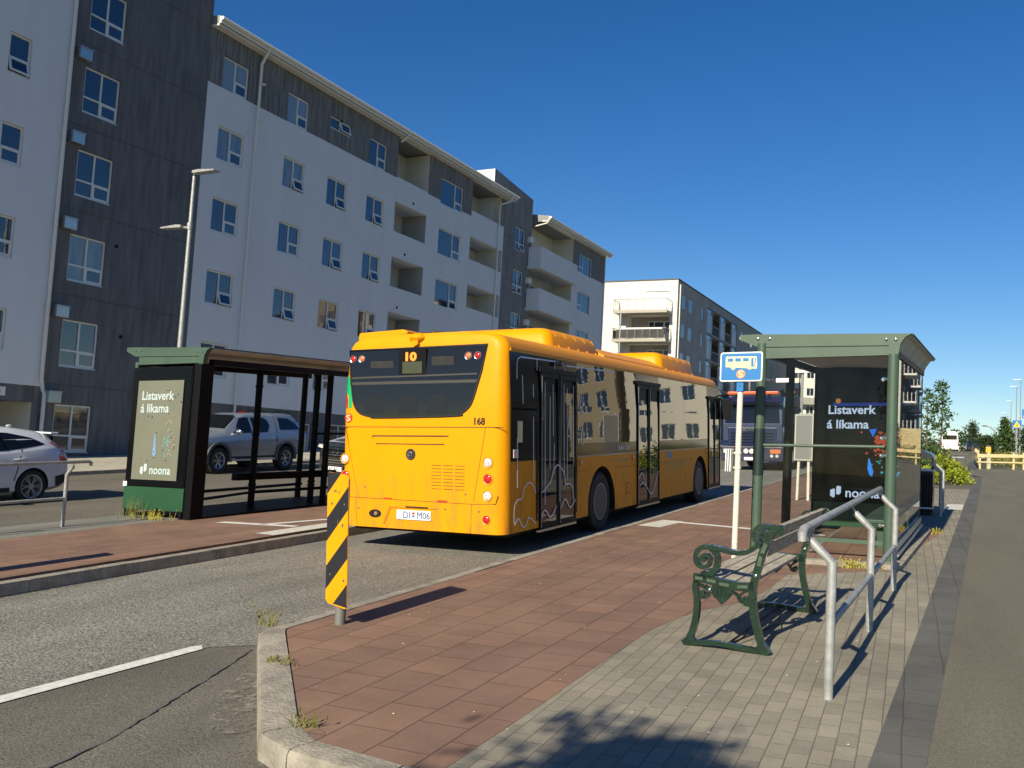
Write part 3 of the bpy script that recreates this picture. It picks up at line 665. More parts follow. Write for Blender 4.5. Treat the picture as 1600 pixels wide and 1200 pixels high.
# roofs, gutters
rf = MB()
def roof(y0, y1):
    r = MB(); r.prism([(.42,17.72),(.46,17.98),(.36,18.04),(-6,18.9),(-12,18.0),(-12,17.6),(-.1,17.66)], y0, y1, 'y')
    o = r.obj('roof', mat('roof_sheet', (.22,.22,.22), .6), blk, smooth=0)
    g = MB(); g.box(.36, .47, y0-.02, y1+.02, 17.72, 17.99); g.tube([(.53, y0-.03, 17.90), (.53, y1+.05, 17.90)], .075, 10); g.box(-.12, .36, y0-.012, y1+.012, 17.64, 17.715); g.obj('gutter', M_wframe, o)
roof(25.32, 51.2); roof(56.2, 68.3)
rw = MB(); rw.prism([(.3,18.2),(.3,18.5),(-12,18.9),(-12,18.2)], 3.6, 19.43, 'y'); rw.obj('roof', MATS['roof_sheet'], blk, smooth=0)
def pipe(pts, r=.055, br=()):
    p = MB(); p.tube(pts, r, 10)
    for z in br: p.tube([(pts[1][0] if len(pts) > 2 else pts[0][0], pts[1][1], z-.03), (pts[1][0], pts[1][1], z+.03)], r*1.25, 10)
    return p.obj('downpipe', M_pipe, blk)
pipe([(.1,19.36,18.2),(.1,19.36,3.1),(-.0,19.5,2.75),(.09,19.52,2.6),(.09,19.52,.1)], .06, (12.0, 8.2, 5.4))
pipe([(.53,28.02,17.85),(.3,28.02,17.5),(.12,28.0,17.2),(.12,28.0,13.36)], .06, (16.3,14.7)); pipe([(.1,28.0,13.38),(.1,28.0,6.0),(.1,28.0,-.2)], .05, (8,5))
pipe([(.53,38.6,17.85),(.3,38.45,17.5),(.1,38.4,17.35)], .05)
pipe([(.53,50.4,17.85),(.45,50.3,17.4),(.1,49.6,17.05),(.06,49.6,16.9),(.06,49.6,2)], .05)
pipe([(.5,56.4,17.85),(.2,56.2,17.5),(-.5,55.75,17.2)], .05)
pipe([(.08,67.85,17.7),(.08,67.85,2)], .05)
def vent(y, z, X=0, w=.46):
    v = MB(); v.box(X, X+.26, y, y+w, z, z+.36); v.box(X, X+.30, y-.02, y+w+.02, z+.36, z+.39); v.box(X+.26, X+.272, y+.03, y+w-.03, z+.03, z+.33)
    return v.obj('vent_hood', M_alu if X == 0 else M_wframe, blk, smooth=0, bevel=.01)
for z in (13.93, 11.04, 8.12, 5.16, 2.33): vent(19.56, z)
for z in (15.9, 13.05, 10.15): vent(55.0, z, XT2)
vh = MB()
for y, z in ((33.6,16.75),(40.0,14.5),(39.5,11.6),(39.1,8.7),(22.3,4.85),(24,4.6),(21.8,8.0)):
    vv = MB(); vv.cyl((0.0,y,z), .07, .02, 'x', 12); vv.obj('vent_hole', M_dark, blk)
# loggia doors
for (y0, z0) in [(38.45,c) for c in (15.45,12.62,9.72,6.82,3.92)]: window(blk, y0+.1, z0-.95, 1.0, 2.1, 'P', x=-1.57, name='balcony_door')
for (y0, z0) in [(46.3,c) for c in (15.6,12.6,9.7,6.8,3.9)]: window(blk, y0+.1, z0-.8, 1.1, 2.0, 'P', x=-1.67, name='balcony_door')
for z0 in (14.3,11.4,8.5):
    window(blk, 56.2, z0, 1.1, 2.1, 'P', x=-1.67, name='balcony_door'); window(blk, 57.8, z0, 2.2, 2.1, 'A', x=-1.67, name='balcony_door')
for z in (13.5, 10.6, 7.7): q = MB(); q.box(-1.6,-1.45,40.0,40.25,z-.3,z-.18); q.obj('wall_lamp', M_wframe, blk, smooth=0)
# house numbers
q = MB(); q.box(0,.02,28.25,28.75,2.42,2.62); q.obj('red_sign', M_redm, blk, smooth=0)
q = MB(); q.box(-.06,.02,28.42,28.92,1.78,2.28); s_ = q.obj('number_plate', M_signw, blk, smooth=0); put_text('house_number', '10', .42, M_text, s_, (.026,28.45,1.88), (0,1,0), (0,0,1))
q = MB(); q.box(-.06,.0,17.35,18.25,2.44,2.72); s_ = q.obj('number_plate', M_signw, blk, smooth=0); put_text('house_number', 'A 116-18', .17, M_text, s_, (.006,17.45,2.52), (0,1,0), (0,0,1))

# ---------------- block with steel balconies ----------------
b2 = thing('apartment_block', 'cream apartment block with railed steel balconies on its sunlit end wall', 'apartment building', -24.5, 86, 0, -HB, 'grav')
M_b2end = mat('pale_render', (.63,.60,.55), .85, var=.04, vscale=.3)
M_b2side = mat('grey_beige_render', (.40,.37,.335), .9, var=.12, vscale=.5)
M_shut = mat('light_shutter', (.42,.50,.58), .4)
TOP = 19.3; base = 1.5; Ls = 62
sidew = [(1.5,3.0),(4.0,5.5)]
holes = []
for k in range(6):
    zt = 18.05-2.92*k
    for a, b in ((1.5,2.95),(3.95,5.5),(8.8,9.7),(27.4,28.6),(32.6,34.1),(37,38.5),(42,43.5)): holes.append((a, b, zt-1.35, zt))
log = [(11.0,25.2,18.35-2.92*(k+1)+.25,18.35-2.92*k) for k in range(5)]
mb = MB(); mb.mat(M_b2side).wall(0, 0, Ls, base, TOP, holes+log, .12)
for (a, b, c, d) in holes+log:
    pass
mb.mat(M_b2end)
def endwall(mb, hs):   # wall facing -y at y=0, x from -26 to 0
    xs = sorted({-26, 0, *[h[i] for h in hs for i in (0, 1)]}); zs = sorted({base, TOP, *[h[i] for h in hs for i in (2, 3)]})
    for a, b in zip(xs, xs[1:]):
        for c, d in zip(zs, zs[1:]):
            if any(h[0] < (a+b)/2 < h[1] and h[2] < (c+d)/2 < h[3] for h in hs): continue
            mb.add([(a,0,c),(b,0,c),(b,0,d),(a,0,d)], [(0,1,2,3)])
    for a, b, c, d in hs: mb.add([(a,0,c),(b,0,c),(b,0,d),(a,0,d),(a,1.4,c),(b,1.4,c),(b,1.4,d),(a,1.4,d)], [(0,1,5,4),(1,2,6,5),(2,3,7,6),(3,0,4,7)])
rec = [(-5.3,-.75,11.3+2.0-.0,15.75),(-5.3,-.75,10.4,13.0),(-5.3,-.75,7.5,10.1)]
rec = [(-5.2,-.75,13.15,15.8),(-5.2,-.75,10.25,12.9),(-5.2,-.75,7.35,10.0)]
endwall(mb, [( -3.35,-.8,15.95,18.2)]+rec)
mb.mat(M_b2side); 
for a, b, c, d in rec: mb.add([(a,1.4,c),(b,1.4,c),(b,1.4,d),(a,1.4,d)], [(0,1,2,3)])
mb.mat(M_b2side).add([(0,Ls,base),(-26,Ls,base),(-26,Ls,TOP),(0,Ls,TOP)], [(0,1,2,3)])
mb.obj('wall', None, b2, smooth=0)
mb = MB(); mb.box(-26.1, .06, -.06, Ls, TOP, TOP+.12); mb.obj('roof', M_joint, b2, smooth=0)
mb = MB(); mb.tube([(.1,.5,18.9),(.1,.45,1.5)], .06, 8); mb.obj('downpipe', M_pipe, b2)
for (a, b, c, d) in holes:
    m_ = MB(); m_.box(-.11,-.06,a,b,c,d); q = m_.obj('window', M_wframe, b2, smooth=0)
    g = MB(); mid = (a+b)/2; g.box(-.06,-.05,a+.08,mid-.04,c+.1,d-.08); g.box(-.06,-.05,mid+.04,b-.08,c+.1,d-.08); g.obj('pane', mat('sky_glass', (.05,.075,.11), .05, ior=2.2), q, smooth=0)
for (a, b, c, d) in log:
    m_ = MB(); m_.mat(M_joint).box(-1.8,-1.6,a,b,c,d); m_.mat(M_cream); m_.add([(0,a,c),(0,b,c),(-1.7,b,c),(-1.7,a,c)], [(0,1,2,3)]); m_.add([(0,a,d),(0,b,d),(-1.7,b,d),(-1.7,a,d)], [(3,2,1,0)]); m_.add([(0,b,c),(-1.7,b,c),(-1.7,b,d),(0,b,d)], [(0,1,2,3)]); m_.obj('loggia', None, b2, smooth=0)
    for ya, yb in ((11.1,13.4),(17.0,19.2),(22.6,24.9)):
        s_ = MB(); n = 4
        for i in range(n): s_.box(-.12+.03*(i % 2),-.06+.03*(i % 2), ya+(yb-ya)*i/n, ya+(yb-ya)*(i+1)/n-.03, c+.02, d-.55)
        s_.obj('shutter', M_shut, b2, smooth=0)
        s_ = MB(); s_.box(-.12,-.08,ya,yb,d-.5,d-.05); s_.obj('transom_window', M_glass, b2, smooth=0)
        
        for yq in (ya-.1, yb): s_ = MB(); s_.box(-.14,-.0,yq,yq+.1,c,d); s_.obj('post', M_b2side, b2, smooth=0)
    for ya, yb in ((13.5,16.9),(19.3,22.5)):
        s_ = MB(); s_.box(-.10,-.06,ya,yb,c+1.0,c+1.06); 
        for i in range(10): yy = ya+(yb-ya)*i/9; s_.box(-.09,-.07,yy-.012,yy+.012,c,c+1.0)
        s_.obj('railing', M_zinc, b2, smooth=0)
for k, zs in enumerate((15.8, 12.92, 10.02)):
    s_ = MB(); s_.box(-6.1,-.55,-1.7,0,zs,zs+.22); s_.box(-6.15,-.5,-1.74,-1.66,zs-.03,zs+.25); bal = s_.obj('balcony', mat('balcony_steel', (.34,.32,.27), .6), b2, smooth=0)
    r_b = MB(); z0 = zs+.22; z1 = zs+1.35
    for (xa, ya, xb, yb, n) in ((-6.1,-1.7,-.55,-1.7,8),(-6.1,-1.7,-6.1,-.05,4),(-.55,-1.7,-.55,-.05,4)):
        r_b.tube([(xa,ya,z1),(xb,yb,z1)], .035, 6); r_b.tube([(xa,ya,z0+.1),(xb,yb,z0+.1)], .02, 6)
        for i in range(n): t = i/(n-1); r_b.tube([(xa+(xb-xa)*t,ya+(yb-ya)*t,z0),(xa+(xb-xa)*t,ya+(yb-ya)*t,z1)], .022, 6)
    r_b.obj('railing', M_zinc, bal)
    if k: q = MB(); q.box(-5.7,-.7,-1.66,-1.62,z0+.08,z1-.15); q.box(-6.06,-6.02,-1.6,-.1,z0+.05,z1-.15); q.obj('wind_screen', mat('dark_screen', (.045,.042,.04), .8, var=.5, vscale=3, stretch=(4,1,.2)), bal, smooth=0); q = MB(); q.box(-5.2,-.9,-1.75,-1.68,z1-.15,z1); q.obj('flower_box', M_signw, bal, smooth=0)
q = MB(); q.tube([(-5.3,-1.6,1.5),(-5.3,-1.6,15.8)], .1, 8); q.obj('balcony_post', M_zinc, b2)
for k, zb in enumerate((15.95, 13.15, 10.25, 7.35)):
    m_ = MB(); yy = .1 if k == 0 else 1.25; m_.box(-3.35,-.8,yy,yy+.1,zb,zb+2.2); q = m_.obj('window', M_wframe, b2, smooth=0)
    g = MB()
    for xa, xb, za, zt in ((-3.25,-2.75,.95,2.1),(-2.65,-1.75,.45,2.1),(-1.6,-.9,.1,2.1)): g.box(xa,xb,yy-.012,yy-.002,zb+za,zb+zt)
    g.obj('pane', M_glass if k else mat('blind_white', (.66,.68,.70), .3), q, smooth=0)
# ---------------- the bus ----------------
bus = thing('city_bus', 'yellow city bus on route 10 seen from its rear right corner, black glazed right side', 'bus', -5.02, 10.26, 0, 0, 'rot')
BW, BL = 2.56, 12.05
def body_ring(y, h0=.30):
    r = .17
    ins = r-sqrt(max(0, r*r-(r-y)**2)) if y < r else 0
    e = BL-y; insf = .3-sqrt(max(0, .09-(.3-e)**2)) if e < .3 else 0
    ins = max(ins, insf)
    right = [(0-ins, h0), (0-ins, 1.2), (-.003-ins, 1.7), (-.005-ins, 1.85), (-.006-ins, 2.0), (-.012-ins, 2.15), (-.018-ins, 2.3), (-.024-ins, 2.45), (-.03-ins, 2.62)] + [(-.03-ins-.20+.20*cos(radians(a)), 2.68+.20*sin(radians(a))) for a in (0, 25, 50, 75, 90)]
    top = [(-.7, 2.925)]
    half = right+top; cx = -BW/2
    left = [(2*cx-x, z) for x, z in reversed(half)]
    return half+[(cx, 2.935)]+left
def body_mesh():
    ys = [0, .012, .04, .08, .13, .18, .22, .6, 1, 2, 3, 4, 5, 6, 7, 8, 9, 10, 11, 11.75, 11.85, 11.95, 12.02, BL]
    vs = []; fs = []
    n = len(body_ring(0))
    for y in ys:
        for x, z in body_ring(y):
            dy = 0.0
            if y < .3: dy = .10*max(0, (z-1.7)/1.2)**1.5*(1-y/.3)           # rear leans forward above the belt
            if BL-y < .5: dy = -.25*max(0, (z-1.2)/1.7)**1.5*(1-(BL-y)/.5)
            vs.append((x, y+dy, z))
    for i in range(len(ys)-1):
        for j in range(n): fs.append((i*n+j, (i+1)*n+j, (i+1)*n+(j+1) % n, i*n+(j+1) % n))
    o = (len(ys)-1)*n
    for i in range(n//2-1):
        a, b = i, n-1-i
        if b-1 > a+1: fs.append((a, a+1, b-1, b)); fs.append((o+b, o+b-1, o+a+1, o+a))
        elif b-1 == a+1: fs.append((a, a+1, b)); fs.append((o+b, o+a+1, o+a))
    mb = MB(); mb.add(vs, fs); return mb
body = body_mesh().obj('body', M_yellow, bus, smooth=30, merge=True)
cut = []
AR = [(3.56, .42, .63), (9.93, .42, .63)]
for yc, zc, rr in AR:
    for x0, x1 in ((-.62, .2), (-BW-.2, -BW+.62)):
        c = MB(); poly = [(yc-rr, -.2), (yc+rr, -.2)]+[(yc+rr*cos(radians(a)), zc+rr*sin(radians(a))) for a in range(0, 181, 10)]
        c.prism(poly, x0, x1, 'x'); cut.append(c.obj('cutter', M_dark, None, smooth=0, merge=True))
bpy.context.view_layer.update()
body.parent = None
boolcut(body, cut); body.parent = bus
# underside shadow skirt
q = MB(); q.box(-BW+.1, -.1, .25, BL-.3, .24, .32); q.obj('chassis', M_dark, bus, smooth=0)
# wheels
def wheel(parent, c, r, wdt, side, rim=M_alu, rimr=.6, nsp=0, name='wheel'):
    """wheel with axis along x; side=+1 faces +x"""
    t = MB(); R = r; prof = [(r*rimr, -wdt/2), (R*.93, -wdt/2), (R, -wdt/2+.03), (R, wdt/2-.03), (R*.95, wdt/2-.004), (R*.88, wdt/2), (r*rimr, wdt/2-.012), (r*rimr*.98, 0)]
    t.lathe([(a, b*side) for a, b in prof], c, 'x', 36); w_ = t.obj(name, M_rubber, parent)
    m_ = MB(); rr = r*rimr
    if nsp == 0:
        m_.lathe([(rr+.005, wdt*.5*side), (rr-.012, wdt*.44*side), (rr*.82, wdt*.1*side), (rr*.55, wdt*.0*side), (rr*.38, wdt*.1*side), (rr*.34, wdt*.36*side), (0.02, wdt*.38*side)], c, 'x', 36)
    else:
        m_.lathe([(rr+.004, wdt*.48*side), (rr-.02, wdt*.42*side), (rr-.03, wdt*-.1*side)], c, 'x', 36, caps=False)
        for k in range(nsp):
            a = 2*pi*k/nsp
            for da in (-.16, .16):
                p0 = (c[0]+wdt*.36*side, c[1]+.05*cos(a+da*.3), c[2]+.05*sin(a+da*.3)); p1 = (c[0]+wdt*.42*side, c[1]+(rr-.015)*cos(a+da), c[2]+(rr-.015)*sin(a+da))
                m_.tube([p0, p1], rr*.055, 5)
        m_.lathe([(rr*.24, wdt*.30*side), (rr*.24, wdt*.42*side), (.01, wdt*.44*side)], c, 'x', 16)
    m_.obj('rim', rim, w_)
    if nsp == 0: g_ = MB(); g_.tube([(c[0]+side*wdt*.47, c[1]+(rr-.012)*cos(2*pi*k/32), c[2]+(rr-.012)*sin(2*pi*k/32)) for k in range(32)], .014, 6, closed=True); g_.tube([(c[0]+side*wdt*.30, c[1]+rr*.36*cos(2*pi*k/20), c[2]+rr*.36*sin(2*pi*k/20)) for k in range(20)], .012, 6, closed=True); g_.obj('rim_ring', mat('rim_edge', (.26,.27,.29), .45, metal=.4), w_)
    if nsp: d_ = MB(); d_.lathe([(rr*.95, wdt*.0*side), (.01, wdt*.02*side)], c, 'x', 20); d_.obj('brake_disc', M_joint, w_)
    return w_
for yc in (3.56, 9.93):
    for xs, sd in ((-.17, 1), (-BW+.17, -1)): wheel(bus, (xs, yc, .48), .48, .28, sd, mat('bus_rim', (.07,.075,.085), .55, metal=.3), .62)
# ---- rear face ----
def rear(name, poly, y0, y1, m, parent=bus, bevel=0, smooth=0):
    q = MB(); q.prism(poly, y0, y1, 'y'); return q.obj(name, m, parent, smooth=smooth, bevel=bevel)
def ry(z): return .10*max(0, (z-1.7)/1.2)**1.5          # lean of the rear panel
win = [(-2.47,2.72),(-2.43,2.40),(-2.36,2.05),(-2.31,1.92),(-2.22,1.84),(-2.05,1.80),(-1.9,1.785),(-.75,1.81),(-.62,1.85),(-.52,1.93),(-.46,2.05),(-.36,2.40),(-.29,2.74)]
wp = smoothpath([Vector((*p,)) for p in win[1:-1]], 4); wp = [win[0]]+wp+[win[-1]]
# window sheet follows the lean
def lean_sheet(name, poly, off, m, parent=bus):
    cxm = sum(p[0] for p in poly)/len(poly); czm = 2.3
    q = MB(); zs = [1.7, 1.8, 1.9, 2.0, 2.15, 2.3, 2.45, 2.6, 2.75]
    b = bmesh.new(); b.faces.new([b.verts.new((x, 0, z)) for x, z in poly])
    for z in zs: bmesh.ops.bisect_plane(b, geom=b.verts[:]+b.edges[:]+b.faces[:], plane_co=(0,0,z), plane_no=(0,0,1))
    r = bmesh.ops.extrude_face_region(b, geom=b.faces[:]); vv = {g for g in r['geom'] if isinstance(g, bmesh.types.BMVert)}
    for v in b.verts: v.co.y = ry(v.co.z)-(off if v in vv else -.01)
    bmesh.ops.recalc_face_normals(b, faces=b.faces)
    me = bpy.data.meshes.new(name); b.to_mesh(me); b.free(); me.materials.append(m)
    me.polygons.foreach_set('use_smooth', [True]*len(me.polygons)); me.set_sharp_from_angle(angle=radians(30))
    o = bpy.data.objects.new(name, me); COL.objects.link(o); o.parent = parent; return o
rwin = lean_sheet('rear_window', wp, .006, M_backglass)
q = MB(); P3 = [(x, ry(z)-.008, z) for x, z in wp]; q.tube(P3, .013, 6, closed=True); q.obj('rubber_seal', M_rubber, rwin)
q = MB(); q.add([(x, ry(z)-.0085, z) for x, z in [(-2.42,2.235),(-.43,2.245),(-.42,2.285),(-2.43,2.275)]], [(0,1,2,3)]); q.add([(x, ry(z)-.0085, z) for x, z in [(-2.40,2.32),(-.43,2.35),(-.42,2.37),(-2.41,2.345)]], [(0,1,2,3)]); q.obj('inner_rail', mat('dim_rail', (.034,.030,.027), .5), rwin, smooth=0)
M_dim = mat('dim_interior', (.009,.0085,.008), .6, var=.6, vscale=6)
for a, b, c, d in ((-2.1,-1.72,2.40,2.56),(-1.12,-.78,2.40,2.60)): q = MB(); q.box(a, b, ry((c+d)/2)-.0075, ry((c+d)/2)-.006, c, d); q.obj('interior_reflection', M_dim, rwin, smooth=0)
for xc in (-1.45, -1.0, -2.0):
    q = MB(); pp = [(xc-.16,1.84),(xc+.16,1.84),(xc+.13,2.0),(xc+.08,2.08),(xc,2.1),(xc-.08,2.08),(xc-.13,2.0)]; q.add([(x, ry(z)-.0078, z) for x, z in pp], [tuple(range(7))]); q.obj('seat_back', mat('dim_seat', (.0075,.008,.010), .3), rwin, smooth=0)
dsp = MB(); dsp.box(-1.63,-1.20,ry(2.5)-.022,ry(2.5)+.03,2.36,2.71); dsp = dsp.obj('route_display', M_black, bus, smooth=0, bevel=.006)
q = MB(); q.box(-1.57,-1.26,ry(2.5)-.026,ry(2.5)-.021,2.38,2.54); q.obj('display_panel', mat('display_panel', (.05,.055,.03), .35), dsp, smooth=0)
put_text('route_number', '10', .155, mat('orange_led', (.6,.15,.02), .4, emit=(1,.22,.02), estr=1.2), dsp, (-1.545, ry(2.5)-.034, 2.555), (1,0,0), (0,0,1), depth=.008, bold=.006, sx=1.3)
def lamp(x, z, r, m, deep=.02, parent=bus, y=None, ring=M_joint, name='rear_lamp'):
    y = ry(z) if y is None else y
    q = MB(); q.lathe([(r*1.28, .02), (r*1.28, -.004), (r*1.2, -.009), (r*1.04, -.006), (r*1.02, .01)], (x, y-.003, z), 'y', 24); o = q.obj(name, ring, parent)
    q = MB(); q.lathe([(r, .01), (r*.97, -.006), (r*.8, -.013), (r*.4, -.018), (.002, -.019)], (x, y, z), 'y', 20); q.obj('lens', m, o); return o
M_ring = mat('lamp_surround', (.62,.27,.006), .35)
for x, m_ in ((-2.40, M_red), (-2.255, M_amber), (-.57, M_amber), (-.43, M_red)): lamp(x, 2.60, .043, m_, ring=M_alu)
for x, z, m_ in ((-.235,1.215,M_clear),(-.235,1.005,M_red),(-.24,.79,M_clear),(-.25,.485,M_red),(-2.47,1.215,M_clear),(-2.46,.985,M_red),(-2.45,.79,M_clear)): lamp(x, z, .058 if z > .6 else .05, m_, ring=M_ring)
def rline(pts, wd=.006, m=M_text, name='panel_gap', d=.0025):
    q = MB(); q.ribbon(pts, wd, -d, .004, 'y'); return q.obj(name, m, bus, smooth=0)
M_gap = mat('panel_gap', (.10,.04,.004), .7)
rline([(-2.53,1.655),(-.02,1.665)], .009, M_text)
rline([(-2.47,1.65),(-2.24,.70)], .005, M_gap); rline([(-.275,1.66),(-.44,.70)], .006, M_text)
rline([(-2.50,.695),(-2.24,.69),(-.44,.675),(-.12,.69),(-.09,.80)], .007, M_gap)
rline([(-.47,.68),(-.475,.30)], .005, M_gap); rline([(-2.28,.69),(-2.25,.30)], .005, M_gap)
rline([(-2.02,1.535),(-.82,1.545)], .017, M_text, 'vent_slot'); rline([(-1.96,1.43),(-.88,1.435)], .013, M_text, 'vent_slot')
rline([(-2.02,1.50),(-2.02,1.535)], .008, M_text, 'vent_slot')
q = MB()
for i in range(8):
    z = 1.16-.044*i
    for a in range(3): x = -1.07+.175*a+.006*i*0; q.box(x, x+.145, -.003, .004, z-.004, z+.004)
q.obj('ventilation_grille', M_gap, bus, smooth=0)
q = MB(); q.lathe([(.078,.01),(.076,-.006),(.066,-.014),(.05,-.012),(.042,-.02),(.012,-.022)], (-1.40,0,1.295), 'y', 24); em = q.obj('maker_emblem', mat('dark_chrome', (.12,.12,.12), .25, metal=.8), bus)
q = MB(); q.ribbon(arc(-1.40,1.295,.030,-60,240,10), .012, -.026, -.018, 'y'); q.obj('emblem_swirl', M_chrome, em)
# bumper step with plate recess
q = MB(); q.prism([(-1.83,.36),(-1.74,.575),(-1.72,.59),(-.98,.595),(-.98,.585),(-1.70,.575),(-1.80,.36)], -.010, .004, 'y'); q.obj('plate_recess_shade', mat('orange_shadow_edge', (.5,.19,.004), .4), bus, smooth=0)  # shade at the recess edge painted as a darker orange strip
q = MB(); q.box(-1.46,-1.12,-.022,.0,.592,.606); q.obj('plate_lamp', M_text, bus, smooth=0)
pl = MB(); pl.prism(rrect(-1.60,-1.07,.43,.555,.012), -.016, -.004, 'y'); pl = pl.obj('number_plate', M_signw, bus, smooth=0)
put_text('plate_text', 'DI', .13, M_bluetext, pl, (-1.50,-.019,.448), (1,0,0), (0,0,1), sx=.95); put_text('plate_text', 'M06', .13, M_bluetext, pl, (-1.285,-.019,.448), (1,0,0), (0,0,1), sx=.9)
q = MB(); q.box(-1.355,-1.315,-.018,-.015,.50,.53); q.obj('plate_sticker', M_redm, pl, smooth=0)
q = MB(); q.box(-1.355,-1.315,-.018,-.015,.465,.49); q.obj('plate_sticker', M_bluetext, pl, smooth=0)
q = MB(); q.prism([(-2.055+.10*cos(radians(a))+.1, .485+.055*sin(radians(a))) for a in range(0,360,15)], -.004, .004, 'y'); ex = q.obj('tow_eye_hole', M_dark, bus, smooth=0)
q = MB(); q.sphere((-1.94,-.01,.485), .03, 10, 6, (1,.5,1)); q.obj('tow_eye', mat('rust', (.25,.14,.06), .7), ex)
for x, z in ((-2.23,.55),(-1.72,.585),(-.86,.59),(-.36,.585),(-2.13,.84),(-.56,.80)):
    q = MB(); q.cyl((x,-.006,z), .012, .01, 'y', 10); q.obj('bolt', M_joint, bus)
for x, w_ in ((-1.82,.13),(-.98,.15)): q = MB(); q.box(x, x+w_, -.004, .004, .685, .705); q.obj('hinge_slot', M_redm, bus, smooth=0)
put_text('fleet_number', '168', .125, M_text, bus, (-.46,-.006,1.70), (1,0,0), (0,0,1), sx=.95, bold=.003)
q = MB(); q.cyl((-2.42,-.006,1.78), .062, .01, 'y', 28); sb = q.obj('operator_badge', mat('badge_red', (.45,.03,.01), .4), bus)
q = MB(); q.ribbon(smoothpath([Vector(p) for p in [(-2.392,1.805),(-2.42,1.818),(-2.447,1.803),(-2.43,1.785),(-2.405,1.772),(-2.39,1.755),(-2.42,1.74),(-2.45,1.755)]], 4), .015, -.0095, -.005, 'y'); q.obj('badge_letter', M_cream2, sb, smooth=0)
M_g = mat('stripe_green', (.0,.36,.10), .35, coat=.5); M_r = mat('stripe_red', (.62,.02,.012), .35, coat=.5)
def stripe(poly, m_):
    pts = [(x, z) for x, z in poly]; q = MB(); n = len(pts)
    # the stripes wrap on to the rounded left corner
    def Y(x, z):
        d = x+BW; r = .17
        return ry(z)+(r-sqrt(max(0, r*r-(r-max(d, 0))**2)) if d < r else 0)-.004
    b = bmesh.new(); b.faces.new([b.verts.new((x, 0, z)) for x, z in pts])
    for k in range(8): bmesh.ops.bisect_plane(b, geom=b.verts[:]+b.edges[:]+b.faces[:], plane_co=(-2.55+.02*k,0,0), plane_no=(1,0,0))
    for v in b.verts: v.co.y = Y(v.co.x, v.co.z)
    me = bpy.data.meshes.new('livery_stripe'); b.to_mesh(me); b.free(); me.materials.append(m_); o = bpy.data.objects.new('livery_stripe', me); COL.objects.link(o); o.parent = bus
stripe([(-2.545,2.33),(-2.49,2.37),(-2.43,2.32),(-2.43,2.24),(-2.37,2.17),(-2.375,1.92),(-2.44,1.92),(-2.44,2.07),(-2.50,2.15),(-2.545,2.17)], M_g)
stripe([(-2.545,2.14),(-2.46,2.05),(-2.46,1.92),(-2.545,1.92)], M_r)
# roof gear
q = MB(); q.prism([(-2.40,2.86),(-1.60,2.88),(-1.58,2.97),(-1.66,3.0),(-2.38,2.975)], .16, .46, 'y'); q.obj('roof_lip', M_yellow, bus, smooth=0, bevel=.02)
q = MB(); q.sphere((-1.38,.14,2.865), .12, 16, 8, (1.1,1.1,.62)); q.cyl((-1.38,.03,2.80), .05, .1, 'y', 12); q.obj('rear_camera', M_yellow, bus)
def pod(y0, y1, x0, x1, z1, name='roof_pod'):
    q = MB(); n = 7; vs = []; z0 = 2.80
    for (yy, ins, zz) in ((y0+.02, .02, z0), (y0, 0, z0+.06), (y0+.03, .02, z1-.10), (y0+.10, .09, z1-.02), (y0+.22, .18, z1)): pass
    b = bmesh.new()
    prof = [(0, z0), (0, z0+.10), (.035, z1-.12), (.10, z1-.03), (.2, z1)]
    rings = []
    for ins, z in prof:
        xa, xb, ya, yb = x0+ins, x1-ins, y0+ins*.8, y1-ins*1.8; r = .16-.3*ins*.3
        ring = []
        for cx, cy, a0 in ((xb-r, ya+r, -90), (xb-r, yb-r, 0), (xa+r, yb-r, 90), (xa+r, ya+r, 180)):
            for k in range(5): a = radians(a0+90*k/4); ring.append(b.verts.new((cx+r*cos(a), cy+r*sin(a), z)))
        rings.append(ring)
    m_ = len(rings[0])
    for i in range(len(rings)-1):
        for j in range(m_): b.faces.new((rings[i][j], rings[i][(j+1) % m_], rings[i+1][(j+1) % m_], rings[i+1][j]))
    b.faces.new(rings[-1]); b.faces.new(rings[0][::-1])
    me = bpy.data.meshes.new(name); b.to_mesh(me); b.free(); me.materials.append(M_yellow)
    me.polygons.foreach_set('use_smooth', [True]*len(me.polygons)); me.set_sharp_from_angle(angle=radians(40))
    o = bpy.data.objects.new(name, me); COL.objects.link(o); o.parent = bus
    # ribs down the right flank
    for k in range(5):
        y = y0+.3+(y1-y0-.55)*k/4; q = MB(); q.tube([(x1-.085,y,z1-.055),(x1-.03,y+.01,z1-.13)], .009, 6); q.obj('pod_clip', M_yellow, o)
        q = MB(); q.tube([(x1-.0,y+.02,z0+.13),(x1+.04,y+.03,z0+.06)], .011, 6); q.obj('pod_bracket', M_yellow, o)
    q = MB(); q.box(x1-.02, x1+.055, y0+.1, y1-.05, z0+.0, z0+.10); q.obj('pod_foot', M_yellow, o, smooth=0, bevel=.02)
    return o
pod(2.1, 4.25, -2.25, -.30, 3.19); pod(7.9, 10.6, -2.25, -.30, 3.27)
q = MB(); q.prism([(-.62,2.86),(-.22,2.84),(-.20,2.90),(-.52,3.06),(-.62,3.06)], 4.2, 7.8, 'y'); q.prism([(-2.34,2.86),(-1.94,2.84),(-1.94,3.06),(-2.04,3.06)], 4.2, 7.8, 'y'); q.obj('roof_fairing', M_yellow, bus, smooth=0, bevel=.025)
q = MB(); q.box(-1.5,-1.46,.9,1.7,2.93,2.96); q.obj('roof_rail', M_yellow, bus, smooth=0)
